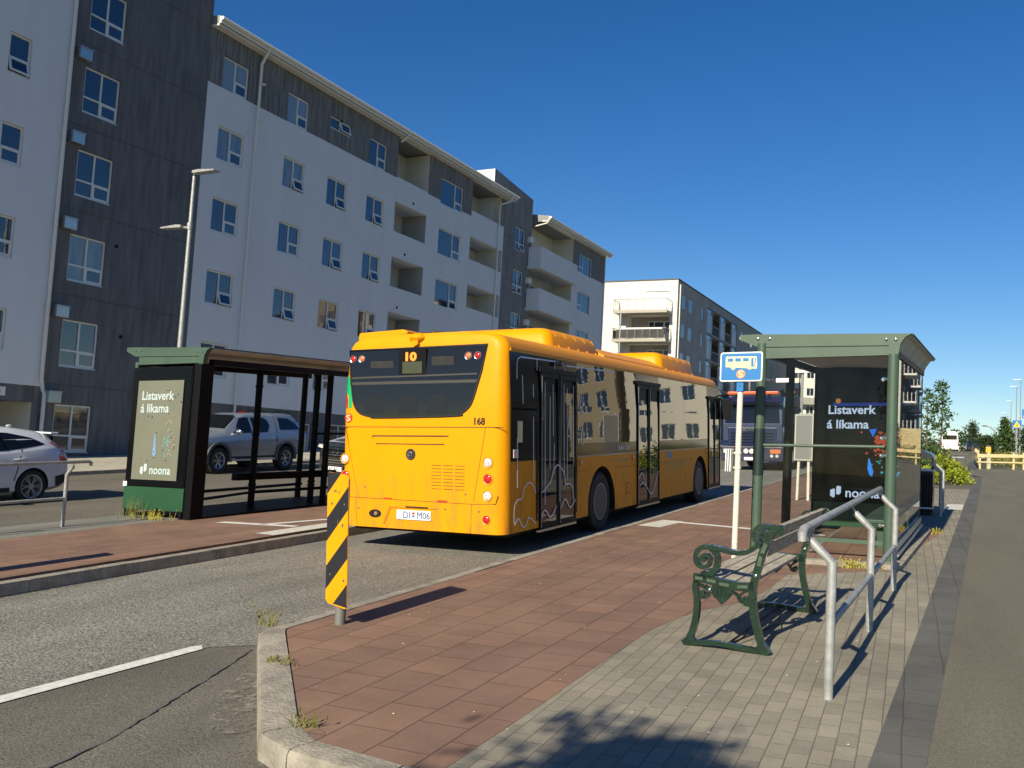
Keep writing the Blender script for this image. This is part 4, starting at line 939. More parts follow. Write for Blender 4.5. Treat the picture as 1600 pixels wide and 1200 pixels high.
# ---- right side ----
def side(name, y0, y1, z0, z1, m, x=.0, t=.008, r=.02, parent=bus, smooth=0):
    q = MB(); q.prism(rrect(y0, y1, z0, z1, r), x-.035, x+t, 'x'); return q.obj(name, m, parent, smooth=smooth)
def glass(name, y0, y1, z0, z1, parent=bus, x=.003, t=.008, m=M_busglass):
    # upright sheet that follows the slight tumblehome
    q = MB(); ys_ = [y0+(y1-y0)*i/6 for i in range(7)]; vs = []
    zz = [z0]+[z for z in (1.2, 2.0) if z0 < z < z1]+[z1]
    for z in zz:
        dx = 0 if z <= 1.2 else (-.005 if z <= 2.0 else -.005-.025*(z-2.0)/.62)
        for y in ys_: vs.append((x+t+dx, y, z))
    n = len(ys_); f = [(i*n+j, i*n+j+1, (i+1)*n+j+1, (i+1)*n+j) for i in range(len(zz)-1) for j in range(n-1)]
    k = len(vs); vs += [(vx-.03, vy, vz) for vx, vy, vz in vs]
    f += [tuple(k+i for i in reversed(q_)) for q_ in f]
    for i in range(len(zz)-1): f.append((i*n, (i+1)*n, k+(i+1)*n, k+i*n)); f.append((i*n+n-1, k+i*n+n-1, k+(i+1)*n+n-1, (i+1)*n+n-1))
    for j in range(n-1): f.append((j, k+j, k+j+1, j+1)); o = (len(zz)-1)*n; f.append((o+j, o+j+1, k+o+j+1, k+o+j))
    q.add(vs, f); return q.obj(name, m, parent, smooth=0)
M_bblack = mat('glossy_black_panel', (.004,.005,.009), .10, spec=.2)
glass('side_panel', .175, .965, 1.225, 2.655, m=M_bblack)
q = side('panel_gap', .18, .965, 1.905, 1.912, M_dark, x=.005)
for y0, y1 in ((2.47,4.55),(4.56,5.32),(6.74,8.5),(8.51,10.6)): glass('side_window', y0, y1, 1.43, 2.655, m=M_busglass)
glass('lower_panel', 2.47, 5.32, 1.245, 1.425, m=M_bblack); glass('lower_panel', 6.74, 10.6, 1.245, 1.425, m=M_bblack)
side('sill_trim', 2.45, 5.33, 1.218, 1.243, M_alu, x=.004); side('sill_trim', 6.72, 10.62, 1.218, 1.243, M_alu, x=.004)
side('cant_rail', .2, 11.8, 2.655, 2.70, M_yellow, x=-.03, t=.01)
def door(y0, y1, z0, z1, parent=bus):
    d = MB(); d.box(-.045, .0, y0, y1, z0, z1); d = d.obj('door', M_black, parent, smooth=0)
    mid = (y0+y1)/2
    for a, b in ((y0+.015, mid-.012), (mid+.012, y1-.015)):
        glass('door_glass', a+.03, b-.03, z0+.09, z1-.06, d, x=.006, t=.006, m=M_busglass)
        q = MB(); q.wall(.022, a, b, z0+.02, z1, [(a+.045, b-.045, z0+.10, z1-.07)], .02); q.add([(.022,a,z0+.02),(.022,b,z0+.02),(.022,b,z1),(.022,a,z1),(-.01,a,z0+.02),(-.01,b,z0+.02),(-.01,b,z1),(-.01,a,z1)], [(0,4,5,1),(1,5,6,2),(2,6,7,3),(3,7,4,0)]); q.obj('door_leaf', M_black, d, smooth=0)
        q = MB(); q.tube([(.028, a+.02, z0+.05), (.028, a+.02, z1-.05)], .006, 5); q.obj('door_seal', M_alu, d)
    q = MB(); q.box(.0, .035, y0-.03, y1+.03, z1+.0, z1+.07); q.obj('door_housing', M_black, d, smooth=0, bevel=.01)
    q = MB(); q.box(-.03, .02, y0, y1, z0-.015, z0+.015); q.obj('door_step', M_alu, d, smooth=0)
    return d
glass('side_panel', .975, 2.455, 2.50, 2.655, m=M_bblack); glass('side_panel', 5.33, 6.73, 2.52, 2.655, m=M_bblack); glass('side_panel', 10.61, 11.85, 2.40, 2.655, m=M_bblack)
glass('side_panel', .975, 1.07, .4, 2.5, m=M_bblack); glass('side_panel', 2.39, 2.455, .4, 2.5, m=M_bblack)
door(1.06, 2.40, .25, 2.43); door(5.34, 6.72, .25, 2.46); door(10.66, 11.82, .27, 2.36)
q = MB(); q.box(.0,.06,1.62,1.72,2.56,2.62); q.obj('door_camera', M_black, bus, smooth=0, bevel=.012)
def deco(pts, w_=.019, smooth=True, name='white_line_art'):
    p = smoothpath([Vector(p) for p in pts], 5) if smooth else pts
    q = MB(); n = len(p)
    ys = []; vs = []; 
    def X(z): return .0145+(0 if z <= 1.2 else (-.005*min(1,(z-1.2)/.8) if z <= 2.0 else -.005-.025*(z-2.0)/.62))
    q.ribbon(p, w_, 0, .0015, 'x'); q.v = [(X(v[2])+v[0]+(.013 if on_door else 0), v[1], v[2]) for v in q.v]
    return q.obj(name, M_line, bus, smooth=0)
on_door = False
deco([(.36,.88),(.36,2.50),(.40,2.57),(.48,2.60),(1.80,2.62),(1.92,2.60),(1.98,2.54),(1.99,2.50)], smooth=False)
deco([(2.03,2.58),(3.3,2.60),(4.2,2.62)], smooth=False); deco([(1.0,2.60),(1.0,2.45)], smooth=False); deco([(1.62,2.60),(1.62,2.50)], smooth=False)
deco([(.52,1.98),(.52,2.36)], smooth=False); deco([(.86,.95),(.86,2.25)], smooth=False)
deco([(.27,.42),(.27,.62),(.36,.72),(.50,.74),(.56,.86),(.70,.93),(.84,.89),(.93,.78)]); deco([(.28,.40),(.40,.48),(.50,.38),(.60,.36),(.70,.46),(.80,.44),(.93,.37)])
on_door = True
for y, a, b in ((1.22,.6,2.3),(1.38,1.1,2.1),(1.50,1.55,2.28),(1.52,1.0,1.45),(1.74,.6,2.4),(1.90,1.0,2.3),(2.02,.9,2.25),(2.27,1.1,2.3)):
    deco([(y,a),(y+.01,b)], .015, False)
deco([(1.10,.78),(1.2,.80),(1.3,.86),(1.42,.92),(1.5,1.05),(1.6,1.12),(1.72,1.12),(1.9,1.0),(1.95,.85)]); deco([(1.10,.42),(1.18,.52),(1.28,.50),(1.38,.42),(1.5,.45),(1.62,.56)]); deco([(1.80,.5),(1.9,.62),(2.0,.60),(2.12,.50),(2.24,.53),(2.34,.60)])
deco([(1.92,.84),(2.1,.84),(2.24,.76),(2.28,.55)])
deco([(5.4,.75),(5.6,.85),(5.85,.6),(6.1,.45),(6.3,.5),(6.6,.85)]); deco([(5.42,.6),(5.6,.68),(5.8,.6)])
def drop(y, z, s): deco([(y,z+s),(y-.35*s,z),(y-.3*s,z-.3*s),(y,z-.45*s),(y+.2*s,z-.2*s),(y+.12*s,z+.4*s),(y,z+s)])
drop(2.10,1.62,.20)
on_door = False
drop(2.62,1.98,.2); drop(2.66,1.50,.2)
put_text('slogan', 'Öndum léttar', .125, M_line, bus, (.018,4.25,1.30), (0,1,0), (0,0,1), depth=.002)
q = side('warning_sticker', .36,.50,1.47,1.75, M_cream2, x=.008, r=.004); q = side('sticker', .24,.37,1.27,1.38, M_signw, x=.008, r=.004); q = side('sticker', .25,.28,1.28,1.37, M_redm, x=.011, r=.002)
for y, z in ((2.60,1.12),(5.12,1.14),(10.5,1.14)):
    q = MB(); q.lathe([(.05,-.01),(.05,.012),(.035,.02),(.004,.022)], (.0,y,z), 'x', 18); q.obj('side_marker', M_amber, bus)
side('fuel_flap', 4.78,4.95,.52,.72, M_gap, x=.0, t=.003); side('fuel_flap_door', 4.79,4.94,.53,.71, M_yellow, x=.0, t=.006)
for a, b in ((2.47,2.93),(4.2,5.3),(6.75,9.3)): side('body_gap', a, b, 1.0, 1.006, M_gap, x=.0, t=.002, r=.001)
side('info_badge', 7.3,7.6,1.08,1.2, M_blue, x=.0, t=.003, r=.005)
q = MB(); M_fade = mat('faded_lettering', (.42,.28,.05), .5)
for i in range(9): q.box(0,.003,7.2+.17*i,7.2+.17*i+.09,.80+.02*(i % 3),1.02)
q.obj('faded_lettering', M_fade, bus, smooth=0)
side('small_lettering', 4.0,4.9,1.10,1.14, M_fade, x=0, t=.002, r=.001)
q = MB(); q.box(.02,.26,11.9,12.15,1.9,2.4); q.tube([(-.05,11.9,2.5),(.15,12.0,2.45)], .02, 6); q.obj('wing_mirror', M_black, bus, smooth=0, bevel=.02)
side('windscreen_side', 11.86,11.99,.9,2.6, M_bblack, x=-.02, t=.004, r=.02)
# ---------------- warning marker boards ----------------
def marker(x, y, lab, rz=0.0):
    t = thing('marker_board', lab, 'traffic marker', x, y, .13, rz, 'shear', 'black and yellow marker boards on the kerb ends')
    q = MB(); q.tube([(0,0,-.05),(-.02,0,.6),(-.05,0,1.12)], .036, 14); q.obj('post', M_zinc, t)
    q = MB(); q.tube([(0,0,-.05),(0,0,.13)], .043, 14); q.obj('socket', mat('worn_zinc', (.19,.19,.18), .6, metal=.4), t)
    def P(u, z): return (-.112+u-.083*z, z)     # board leans a little
    H0, H1, Wd = .165, 1.175, .265
    body = [P(.03,H0-.008),P(Wd-.03,H0-.028),P(Wd-.005,H0-.02),P(Wd,H0),P(Wd,H1-.03),P(Wd-.02,H1-.015),P(.03,H1),P(0,H1-.0),P(0,H0+.02)]
    q = MB(); q.prism(body, -.058, -.050, 'y'); bd = q.obj('board', M_orange, t, smooth=0)
    # stripes run up to the right
    def clip(poly, f):
        out = []
        for i in range(len(poly)):
            a, b = poly[i-1], poly[i]; fa, fb = f(a), f(b)
            if fa >= 0: out.append(a)
            if (fa >= 0) != (fb >= 0): s = fa/(fa-fb); out.append((a[0]+(b[0]-a[0])*s, a[1]+(b[1]-a[1])*s))
        return out
    for k in range(-1, 3):
        z0 = .259+.372*k-.372*0; sl = .98; off = .180
        poly = [(0,H0-.0),(Wd,H0-.015),(Wd,H1-.012),(0,H1)]
        poly = clip(poly, lambda p: p[1]-(z0+p[0]*sl)); poly = clip(poly, lambda p: (z0+off+p[0]*sl)-p[1]) if poly else poly
        if len(poly) > 2: q = MB(); q.prism([P(*p) for p in poly], -.0595, -.0575, 'y'); q.obj('black_stripe', M_charc, bd, smooth=0)
    for u, z in ((.06,.38),(.225,.35),(.06,.93),(.225,.93)): q = MB(); p = P(u, z); q.cyl((p[0],-.064,p[1]), .009, .006, 'y', 8); q.obj('bolt', M_joint, bd)
    for (u, z, a, b) in ((.10,1.03,.05,.02),(.15,1.02,.03,.015),(.14,.79,.012,.05),(.2,.77,.02,.05)):
        q = MB(); p = P(u, z); n = 8; q.prism([(p[0]+a*.5*cos(2*pi*i/n)*random.uniform(.5,1.2), p[1]+b*.5*sin(2*pi*i/n)*random.uniform(.5,1.2)) for i in range(n)], -.0605, -.0585, 'y')
        q.obj('scuff', mat('scuffed_paint', (.22,.13,.03), .8) if z > .85 else mat('pale_scuff', (.07,.065,.075), .8), bd, smooth=0)
    return t
marker(-4.24, 5.83, 'black and yellow striped marker board on a short post at the platform tip', radians(-16))
marker(-8.98, 5.83, 'black and yellow striped marker board at the end of the left island kerb', radians(-16))

# ---------------- bus stop sign ----------------
st = thing('bus_stop_sign', 'blue bus stop sign with a yellow bus pictogram on a cream pole beside the shelter', 'sign', -2.22, 10.61, .13, 0)
M_pole = mat('cream_pole', (.62,.59,.50), .5, var=.08, vscale=8)
q = MB(); q.tube([(0,0,-.05),(0,0,2.05)], .034, 16); q.cyl((0,0,.22), .038, .012, 'z', 16); q.obj('pole', M_pole, st)
q = MB(); q.box(-.042,.042,-.042,.042,1.98,2.13); q.obj('bracket', M_blue, st, smooth=0, bevel=.008); q = MB(); q.cyl((0,-.048,2.05), .012, .008, 'y', 8); q.obj('bolt', M_joint, st)
q = MB(); q.prism(rrect(-.235,.255,2.10,2.445,.03), -.062, -.045, 'y'); sg = q.obj('sign_panel', M_signw, st, smooth=0)
q = MB(); q.prism(rrect(-.220,.240,2.115,2.43,.02), -.065, -.0615, 'y'); fc = q.obj('sign_face', M_blue, sg, smooth=0)
def sgn(poly, m_, d=.0675, name='pictogram'): q = MB(); q.prism(poly, -d, -d+.003, 'y'); return q.obj(name, m_, fc, smooth=0)
sgn([(-.17,2.27),(.19,2.245),(.195,2.30),(.185,2.39),(-.165,2.395),(-.172,2.38)], M_cream2)
for a, b in ((-.145,-.085),(-.06,.005),(.03,.095)): sgn([(a,2.335),(b,2.333),(b,2.372),(a,2.374)], M_blue, .070)
sgn([(.125,2.27),(.155,2.268),(.15,2.375),(.125,2.376)], M_blue, .070); sgn([(.162,2.27),(.172,2.269),(.178,2.375),(.166,2.376)], M_blue, .070)
for cx_ in (-.08, .11): q = MB(); q.cyl((cx_,-.069,2.262), .026, .003, 'y', 16); q.obj('pictogram', M_cream2, fc)
q = MB(); q.cyl((.01,-.069,2.185), .052, .003, 'y', 24); bg_ = q.obj('badge', mat('badge_orange', (.72,.22,.12), .4), fc)
q = MB(); q.ribbon(smoothpath([Vector(p) for p in [(.035,2.207),(.01,2.22),(-.015,2.205),(0,2.19),(.02,2.178),(.035,2.163),(.01,2.15),(-.017,2.163)]], 4), .014, -.0725, -.0685, 'y'); q.obj('badge_letter', M_cream2, bg_, smooth=0)
q = MB()
for z in (1.09, 1.26): q.tube([(-.05,0,z),(0.0,0,z)], .014, 8); q.cyl((0,0,z-.014), .041, .028, 'z', 16)
q.obj('clamp', M_pole, st)
tb = MB()
for dx, dy in ((-.055,-.03),(-.085,-.01),(-.115,.01)): tb.box(dx-.012, dx, dy-.10, dy+.10, 1.05, 1.30)
tb.obj('timetable_holder', M_signw, st, smooth=0)

# ---------------- shelters ----------------
M_soffit = mat('shelter_soffit', (.52,.50,.45), .7, var=.12, vscale=1.5)
M_sglass = mat('shelter_glass', (.92,.95,.93), 0.0, trans=1.0, ior=1.45)
def glasspane(name, parent, x0, x1, y0, y1, z0, z1, dirt=.10):
    """one thin pane (single sheet, transparent with a mirror-like fresnel)"""
    if 'thin_glass' not in MATS:
        m_ = bpy.data.materials.new('thin_glass'); m_.use_nodes = True; N = m_.node_tree.nodes; L = m_.node_tree.links; N.remove(N['Principled BSDF'])
        tr = N.new('ShaderNodeBsdfTransparent'); tr.inputs[0].default_value = (.80,.84,.82,1)
        gl = N.new('ShaderNodeBsdfGlossy'); gl.inputs['Roughness'].default_value = .01; gl.inputs[0].default_value = (.9,.92,.92,1)
        df = N.new('ShaderNodeBsdfDiffuse'); df.inputs[0].default_value = (.25,.26,.24,1)
        fr = N.new('ShaderNodeFresnel'); fr.inputs[0].default_value = 1.3; m1 = N.new('ShaderNodeMixShader'); m2 = N.new('ShaderNodeMixShader')
        nz = N.new('ShaderNodeTexNoise'); nz.inputs['Scale'].default_value = 3; tc = N.new('ShaderNodeTexCoord'); L.new(tc.outputs['Object'], nz.inputs[0])
        mr = N.new('ShaderNodeMapRange'); mr.inputs[1].default_value = .35; mr.inputs[2].default_value = .8; mr.inputs[3].default_value = .0; mr.inputs[4].default_value = .025; L.new(nz.outputs[0], mr.inputs[0])
        L.new(mr.outputs[0], m1.inputs[0]); L.new(tr.outputs[0], m1.inputs[1]); L.new(df.outputs[0], m1.inputs[2])
        L.new(fr.outputs[0], m2.inputs[0]); L.new(m1.outputs[0], m2.inputs[1]); L.new(gl.outputs[0], m2.inputs[2]); L.new(m2.outputs[0], N['Material Output'].inputs[0]); MATS['thin_glass'] = m_
    q = MB()
    if abs(x1-x0) > abs(y1-y0): q.add([(x0,y0,z0),(x1,y1,z0),(x1,y1,z1),(x0,y0,z1)], [(0,1,2,3)])
    else: q.add([(x0,y0,z0),(x1,y1,z0),(x1,y1,z1),(x0,y0,z1)], [(0,1,2,3)])
    return q.obj(name, MATS['thin_glass'], parent, smooth=0)
def wing_roof(parent, W, L, z, over=.30, deep=True):
    """swept roof: section along x (posts at x=-W..0), from y=-.15 to L; flicks up past each side"""
    def prof(side_l=.22, side_r=.20):
        top = [(-W-over, z+.335), (-W-.05, z+.335), (-W*.5, z+.315), (0, z+.27), (.08, z+.27), (.13, z+.285), (.19, z+.28)]
        bot = [(.19, z+.268), (.13, z+.262), (.07, z+.17), (.03, z+.08), (-.0, z+.07), (-W*.25, z+.12), (-W*.5, z+.15), (-W*.75, z+.16), (-W+.1, z+.15), (-W-.02, z+.22), (-W-over, z+.31)]
        if not deep: bot = [(.19, z+.268), (.13, z+.266), (.07, z+.245), (.0, z+.225)]+bot[5:]
        return top+bot
    q = MB(); q.prism(prof(), .06, L, 'y'); o = q.obj('roof', M_soffit, parent, smooth=0)
    q = MB(); q.prism([(-W-over, z+.34), (-W-.05, z+.34), (-W*.5, z+.32), (0, z+.275), (.08, z+.275), (.13, z+.29), (.20, z+.285), (.20, z+.30), (.13, z+.302), (-W*.5, z+.335), (-W-over, z+.352)], .05, L+.01, 'y'); q.obj('roof_skin', M_green, o, smooth=0)
    return o
def end_frame(parent, W, z, y, name='end_beam'):
    q = MB(); q.prism([(-W-.27,z+.355),(-W-.08,z+.355),(.04,z+.292),(.19,z+.290),(.12,z+.255),(.07,z+.17),(.05,z+.03),(-.055,z+.03),(-.055,z+.05),(-W+.05,z+.05),(-W+.05,z+.19),(-W-.06,z+.20),(-W-.27,z+.29)], y-.03, y+.06, 'y')
    o = q.obj(name, M_green, parent, smooth=0)
    q = MB(); q.prism([(-W+.05,z+.185),(-.05,z+.155),(-.05,z+.163),(-W+.05,z+.193)], y-.034, y-.028, 'y'); q.obj('beam_crease', M_black, o, smooth=0)
    for x_, zz in ((-W-.05,z+.30),(-W+.09,z+.295),(-.08,z+.235),(.02,z+.23)):
        q = MB(); q.sphere((x_,y-.04,zz), .018, 8, 5, (1,.6,1)); q.obj('bolt', M_chrome, o)
    return o
def postz(parent, x, y, z1, r=.055, m_=None, z0=-.06, name='post'):
    q = MB(); q.tube([(x,y,z0),(x,y,z1)], r, 16); return q.obj(name, m_ or M_green, parent)

# right shelter: posts at x=-1.50 and 0 (local), end frame near us at y=0, length 4
sh = thing('bus_shelter', 'green bus shelter on the right platform, lit black screen at its far end', 'bus shelter', -.60, 11.15, .06, radians(-2.4))
W_, L_, Z_ = 1.50, 4.0, 2.43
end_frame(sh, W_, Z_, 0)
postz(sh, 0, 0, Z_+.06, .062); postz(sh, -W_, 0, Z_+.24, .062)
q = MB(); q.tube([(-W_,0,1.05),(-W_,0,1.62)], .066, 16); q.obj('dark_band', mat('dark_band', (.012,.025,.022), .4), sh)
postz(sh, 0, L_-.1, Z_+.06, .05); postz(sh, -W_, L_-.05, Z_+.2, .05, M_black); postz(sh, -W_-.03, 1.9, Z_+.2, .062, M_black)
wing_roof(sh, W_, L_+.25, Z_)
q = MB(); q.box(-W_+.06,-.06,-.02,.02,.30,.345); q.tube([(-W_+.06,-.02,1.42),(-.07,-.02,1.42)], .018, 8); q.obj('end_rail', M_green, sh, smooth=40)
for a, b in ((-W_+.07,-W_+.60),(-W_+.61,-.07)): glasspane('end_glass', sh, a, b, -.0, -.0, .36, Z_+.04)
glasspane('back_glass', sh, .045, .045, .1, 3.98, .32, Z_+.03)
q = MB(); q.box(.02,.07,.06,L_-.1,.22,.30); q.box(.03,.10,.06,L_-.1,.17,.20); q.obj('back_rail', M_alu, sh, smooth=0)
q = MB()
q.box(-.02,.06,.06,L_,Z_+.02,Z_+.09); q.box(-W_-.03,-W_+.04,.06,L_,Z_+.08,Z_+.17); q.obj('long_beam', M_black, sh, smooth=0)
for x_, z_ in ((-.10,2.20),(-.10,1.52),(-.10,1.32),(-.10,.52),(-1.36,2.22)):
    q = MB(); q.lathe([(.028,0),(.028,-.018),(.02,-.026),(.003,-.027)], (x_,-.0,z_), 'y', 14); q.tube([(x_,0,z_),(x_+(.08 if x_ > -1 else -.1),0,z_)], .018, 8); q.obj('glass_clamp', M_chrome, sh)
q = MB(); q.box(-1.32,-1.17,-.006,-.003,2.185,2.235); q.obj('sticker', M_signw, sh, smooth=0)
# advertising screen cabinet facing -y
M_scr = mat('screen_black_glass', (.003,.0035,.005), .12, spec=.12)
M_glow = mat('lit_white_lettering', (.6,.66,.75), .4, emit=(.62,.74,.95), estr=.5)
def ad_cabinet(parent, xc, y, lit=True, W=1.42, H=2.30):
    x0, x1 = xc-W/2, xc+W/2
    q = MB(); q.box(x0, x1, y, y+.24, .12, .50); cb = q.obj('cabinet', M_greend, parent, smooth=0, bevel=.012)
    q = MB(); q.box(x0+.01, x1-.01, y+.01, y+.23, .50, H+.12); fr = q.obj('screen_case', M_black, cb, smooth=0, bevel=.01)
    q = MB(); q.box(x0+.02, x1-.02, y-.0, y+.012, .52, H+.10); gl = q.obj('screen_glass', M_scr, cb, smooth=0)
    for xx, yy in ((x0+.06, y+.04), (x1-.06, y+.04), (x0+.06, y+.2), (x1-.06, y+.2)):
        q = MB(); q.box(xx-.03, xx+.03, yy-.02, yy+.02, -.08, .12); q.obj('foot', M_black, cb, smooth=0)
    return cb, gl
adb, adg = ad_cabinet(sh, -.74, L_-.45, True, 1.42, 2.60)
ya = L_-.45-.004
def adtext(gl, x, y, z, m_, s=1.0):
    put_text('headline', 'Listaverk', .21*s, m_, gl, (x,y,z), (1,0,0), (0,0,1), depth=.003, bold=.004)
    put_text('headline', 'á líkama', .21*s, m_, gl, (x-.01,y,z-.25*s), (1,0,0), (0,0,1), depth=.003, bold=.004)
def logo(gl, x, y, z, m_, s=1.0):
    put_text('advertiser_name', 'noona', .20*s, m_, gl, (x+.22*s,y,z), (1,0,0), (0,0,1), depth=.003, bold=.004)
    for (a, b, dz) in ((0, .07, 0), (.09, .16, .04)):
        q = MB(); q.prism([(x+s*p[0], z+s*(p[1]+dz)) for p in ([(a,.01),(b-.02,-.02),(b,.0),(b,.12),(b-.03,.12),(a,.10)] if a == 0 else [(a,.0),(a+.04,-.01),(b,.02),(b,.12),(a+.02,.13),(a,.11)])], y-.002, y+.001, 'y'); q.obj('logo_mark', m_, gl, smooth=0)
adtext(adg, -1.27, ya, 1.86, M_glow, .90); logo(adg, -1.20, ya, .58, M_glow, .98)
def dots(gl, fn, m_, n, name='screen_artwork'):
    q = MB()
    for i in range(n):
        x, z, r = fn(i); q.prism([(x+r*cos(2*pi*k/7+i)*random.uniform(.5,1.3), z+r*sin(2*pi*k/7+i)*random.uniform(.4,1.1)) for k in range(7)], ya-.001, ya+.001, 'y')
    return q.obj(name, m_, gl, smooth=0)
rnd = random.Random(5)
dots(adg, lambda i: (-.42+rnd.gauss(0,.11), 1.22+rnd.random()*.36, .014+rnd.random()*.022), mat('screen_red', (.4,.06,.03), .4, emit=(.5,.07,.03), estr=.55), 90)
dots(adg, lambda i: (-.42+rnd.gauss(0,.12), 1.20+rnd.random()*.36, .008+rnd.random()*.012), mat('screen_salmon', (.4,.2,.12), .4, emit=(.55,.25,.12), estr=.4), 30)
dots(adg, lambda i: (-.38+rnd.gauss(0,.11), .96+rnd.random()*.2, .01+rnd.random()*.016), mat('screen_teal', (.03,.3,.32), .4, emit=(.03,.4,.42), estr=.5), 30)
for pts, c in (([(-.66,1.62),(-.55,1.63),(-.60,1.50)], (.02,.12,.6)), ([(-.66,1.18),(-.645,1.18),(-.585,.98),(-.60,.90),(-.64,.93),(-.67,1.02)], (.02,.22,.75)), ([(-.25,.98),(-.20,.99),(-.235,.92),(-.26,.91)], (.02,.4,.6))):
    q = MB(); q.prism(pts, ya-.002, ya+.001, 'y'); q.obj('screen_artwork', mat('screen_blue%d' % int(c[1]*100), c, .4, emit=c, estr=.8), adg, smooth=0)
q = MB(); q.prism([(-1.2,1.98),(-.1,1.98),(-.1,2.03),(-1.2,2.03)], ya-.001, ya+.001, 'y'); q.obj('screen_band', mat('screen_navy', (.01,.03,.18), .4, emit=(.01,.03,.2), estr=.6), adg, smooth=0)
q = MB(); q.cyl((-1.12,ya-.002,2.06), .04, .003, 'y', 16); q.obj('operator_badge', mat('screen_amber', (.5,.2,.05), .4, emit=(.5,.18,.04), estr=.5), adg)
# bench rail and waste in the shelter
q = MB(); q.box(-.42,-.06,.9,3.1,.45,.50); 
for y_ in (1.1, 2.9): q.box(-.25,-.02,y_-.03,y_+.03,.10,.45)
q.obj('seat', M_green, sh, smooth=0, bevel=.01)

# left shelter, mirrored use: ad screen at the near end
sl_ = thing('bus_shelter', 'green bus shelter on the left island, washed out beige screen on its near end', 'bus shelter', -10.98, 10.85, .13, radians(-1.5))
W2, Z2 = 1.50, 2.50
end_frame(sl_, W2, Z2, 0)
q = MB(); q.box(-.13,.03,-.03,.25,-.12,Z2+.05); q.obj('corner_post', M_black, sl_, smooth=0, bevel=.01)
cb, gl2 = ad_cabinet(sl_, -.82, -.06, False, 1.40, 2.38)
M_wash = mat('sunlit_screen', (.150,.152,.112), .35, var=.05, vscale=2)
q = MB(); q.box(-1.345,-.285,-.078,-.062,.62,2.27); scr = q.obj('screen', M_wash, gl2, smooth=0)
M_wtext = mat('pale_lettering', (.42,.50,.50), .4)
ya2 = -.081
def adt2():
    put_text('headline', 'Listaverk', .205, M_wtext, scr, (-1.24,ya2,1.95), (1,0,0), (0,0,1), depth=.003, bold=.004)
    put_text('headline', 'á líkama', .205, M_wtext, scr, (-1.245,ya2,1.74), (1,0,0), (0,0,1), depth=.003, bold=.004)
adt2(); logo(scr, -1.14, ya2, .72, M_wtext, .98)
ya = ya2
dots(scr, lambda i: (-.52+rnd.gauss(0,.055)+.1*(i % 3 == 0), 1.02+rnd.random()*.78, .01+rnd.random()*.022), mat('washed_artwork', (.26,.22,.16), .4), 40)
dots(scr, lambda i: (-.55+rnd.gauss(0,.05), 1.0+rnd.random()*.46, .01+rnd.random()*.022), mat('washed_teal', (.14,.27,.26), .4), 34)
dots(scr, lambda i: (-1.2+rnd.random()*.9, .85+rnd.random()*1.3, .009+rnd.random()*.012), mat('washed_speck', (.06,.058,.048), .4), 26)
q = MB(); q.prism([(-.86,1.38),(-.84,1.38),(-.80,1.05),(-.84,.98),(-.885,1.05)], ya2-.001, ya2+.001, 'y'); q.obj('screen_artwork', mat('washed_blue', (.15,.28,.42), .4), scr, smooth=0)
q = MB(); q.box(-1.53,-1.44,-.075,-.06,.50,.58); q.obj('sticker', M_signw, gl2, smooth=0)
q = MB(); q.box(-W2-.04,-W2+.03,-.02,.24,-.10,Z2+.10); q.obj('corner_post', M_green, sl_, smooth=0)
wing_roof(sl_, W2, 4.5, Z2, deep=False)
for x_, y_ in ((-.66,2.05),(-.42,3.42),(-.19,3.52),(-.05,4.3),(-W2,4.3)): postz(sl_, x_, y_, Z2+.12, .062, M_black)
for x_, y_ in ((-.66,2.05),(-.42,3.42)):
    q = MB(); q.tube([(x_,y_,Z2-.05),(x_-.04,y_-.05,Z2+.1),(x_-.16,y_-.1,Z2+.18)], .05, 10)
    q.obj('bracket', M_black, sl_)
    for z_ in (.35, .42, 1.35, 1.55, 2.25): q = MB(); q.cyl((x_,y_,z_), .078, .03, 'z', 12); q.obj('collar', M_black, sl_)
q = MB(); q.prism([(-.90,1.75),(-.74,1.75),(-.18,3.9),(-.34,3.9)], .52, .65, 'z'); q.obj('leaning_seat', M_black, sl_, smooth=0, bevel=.02)
q = MB(); q.box(-.05,.06,.2,4.45,Z2+.02,Z2+.12); q.box(-W2-.04,-W2+.04,.2,4.45,Z2+.05,Z2+.16); q.tube([(-W2,.2,.30),(-W2,4.4,.30)], .03, 8); q.tube([(-.64,2.05,.30),(-.30,3.9,.30)], .03, 8); q.tube([(-.12,.2,.30),(-.64,2.05,.30)], .025, 8); q.tube([(-.42,3.42,1.38),(.2,4.4,1.38)], .02, 8); q.obj('frame_rail', M_black, sl_, smooth=40)
q = MB(); q.box(-W2-.05,.05,.2,4.45,-.06,.03); q.obj('floor_shade', M_black, sl_, smooth=0)  # black slab painted in for the shadow on the shelter floor

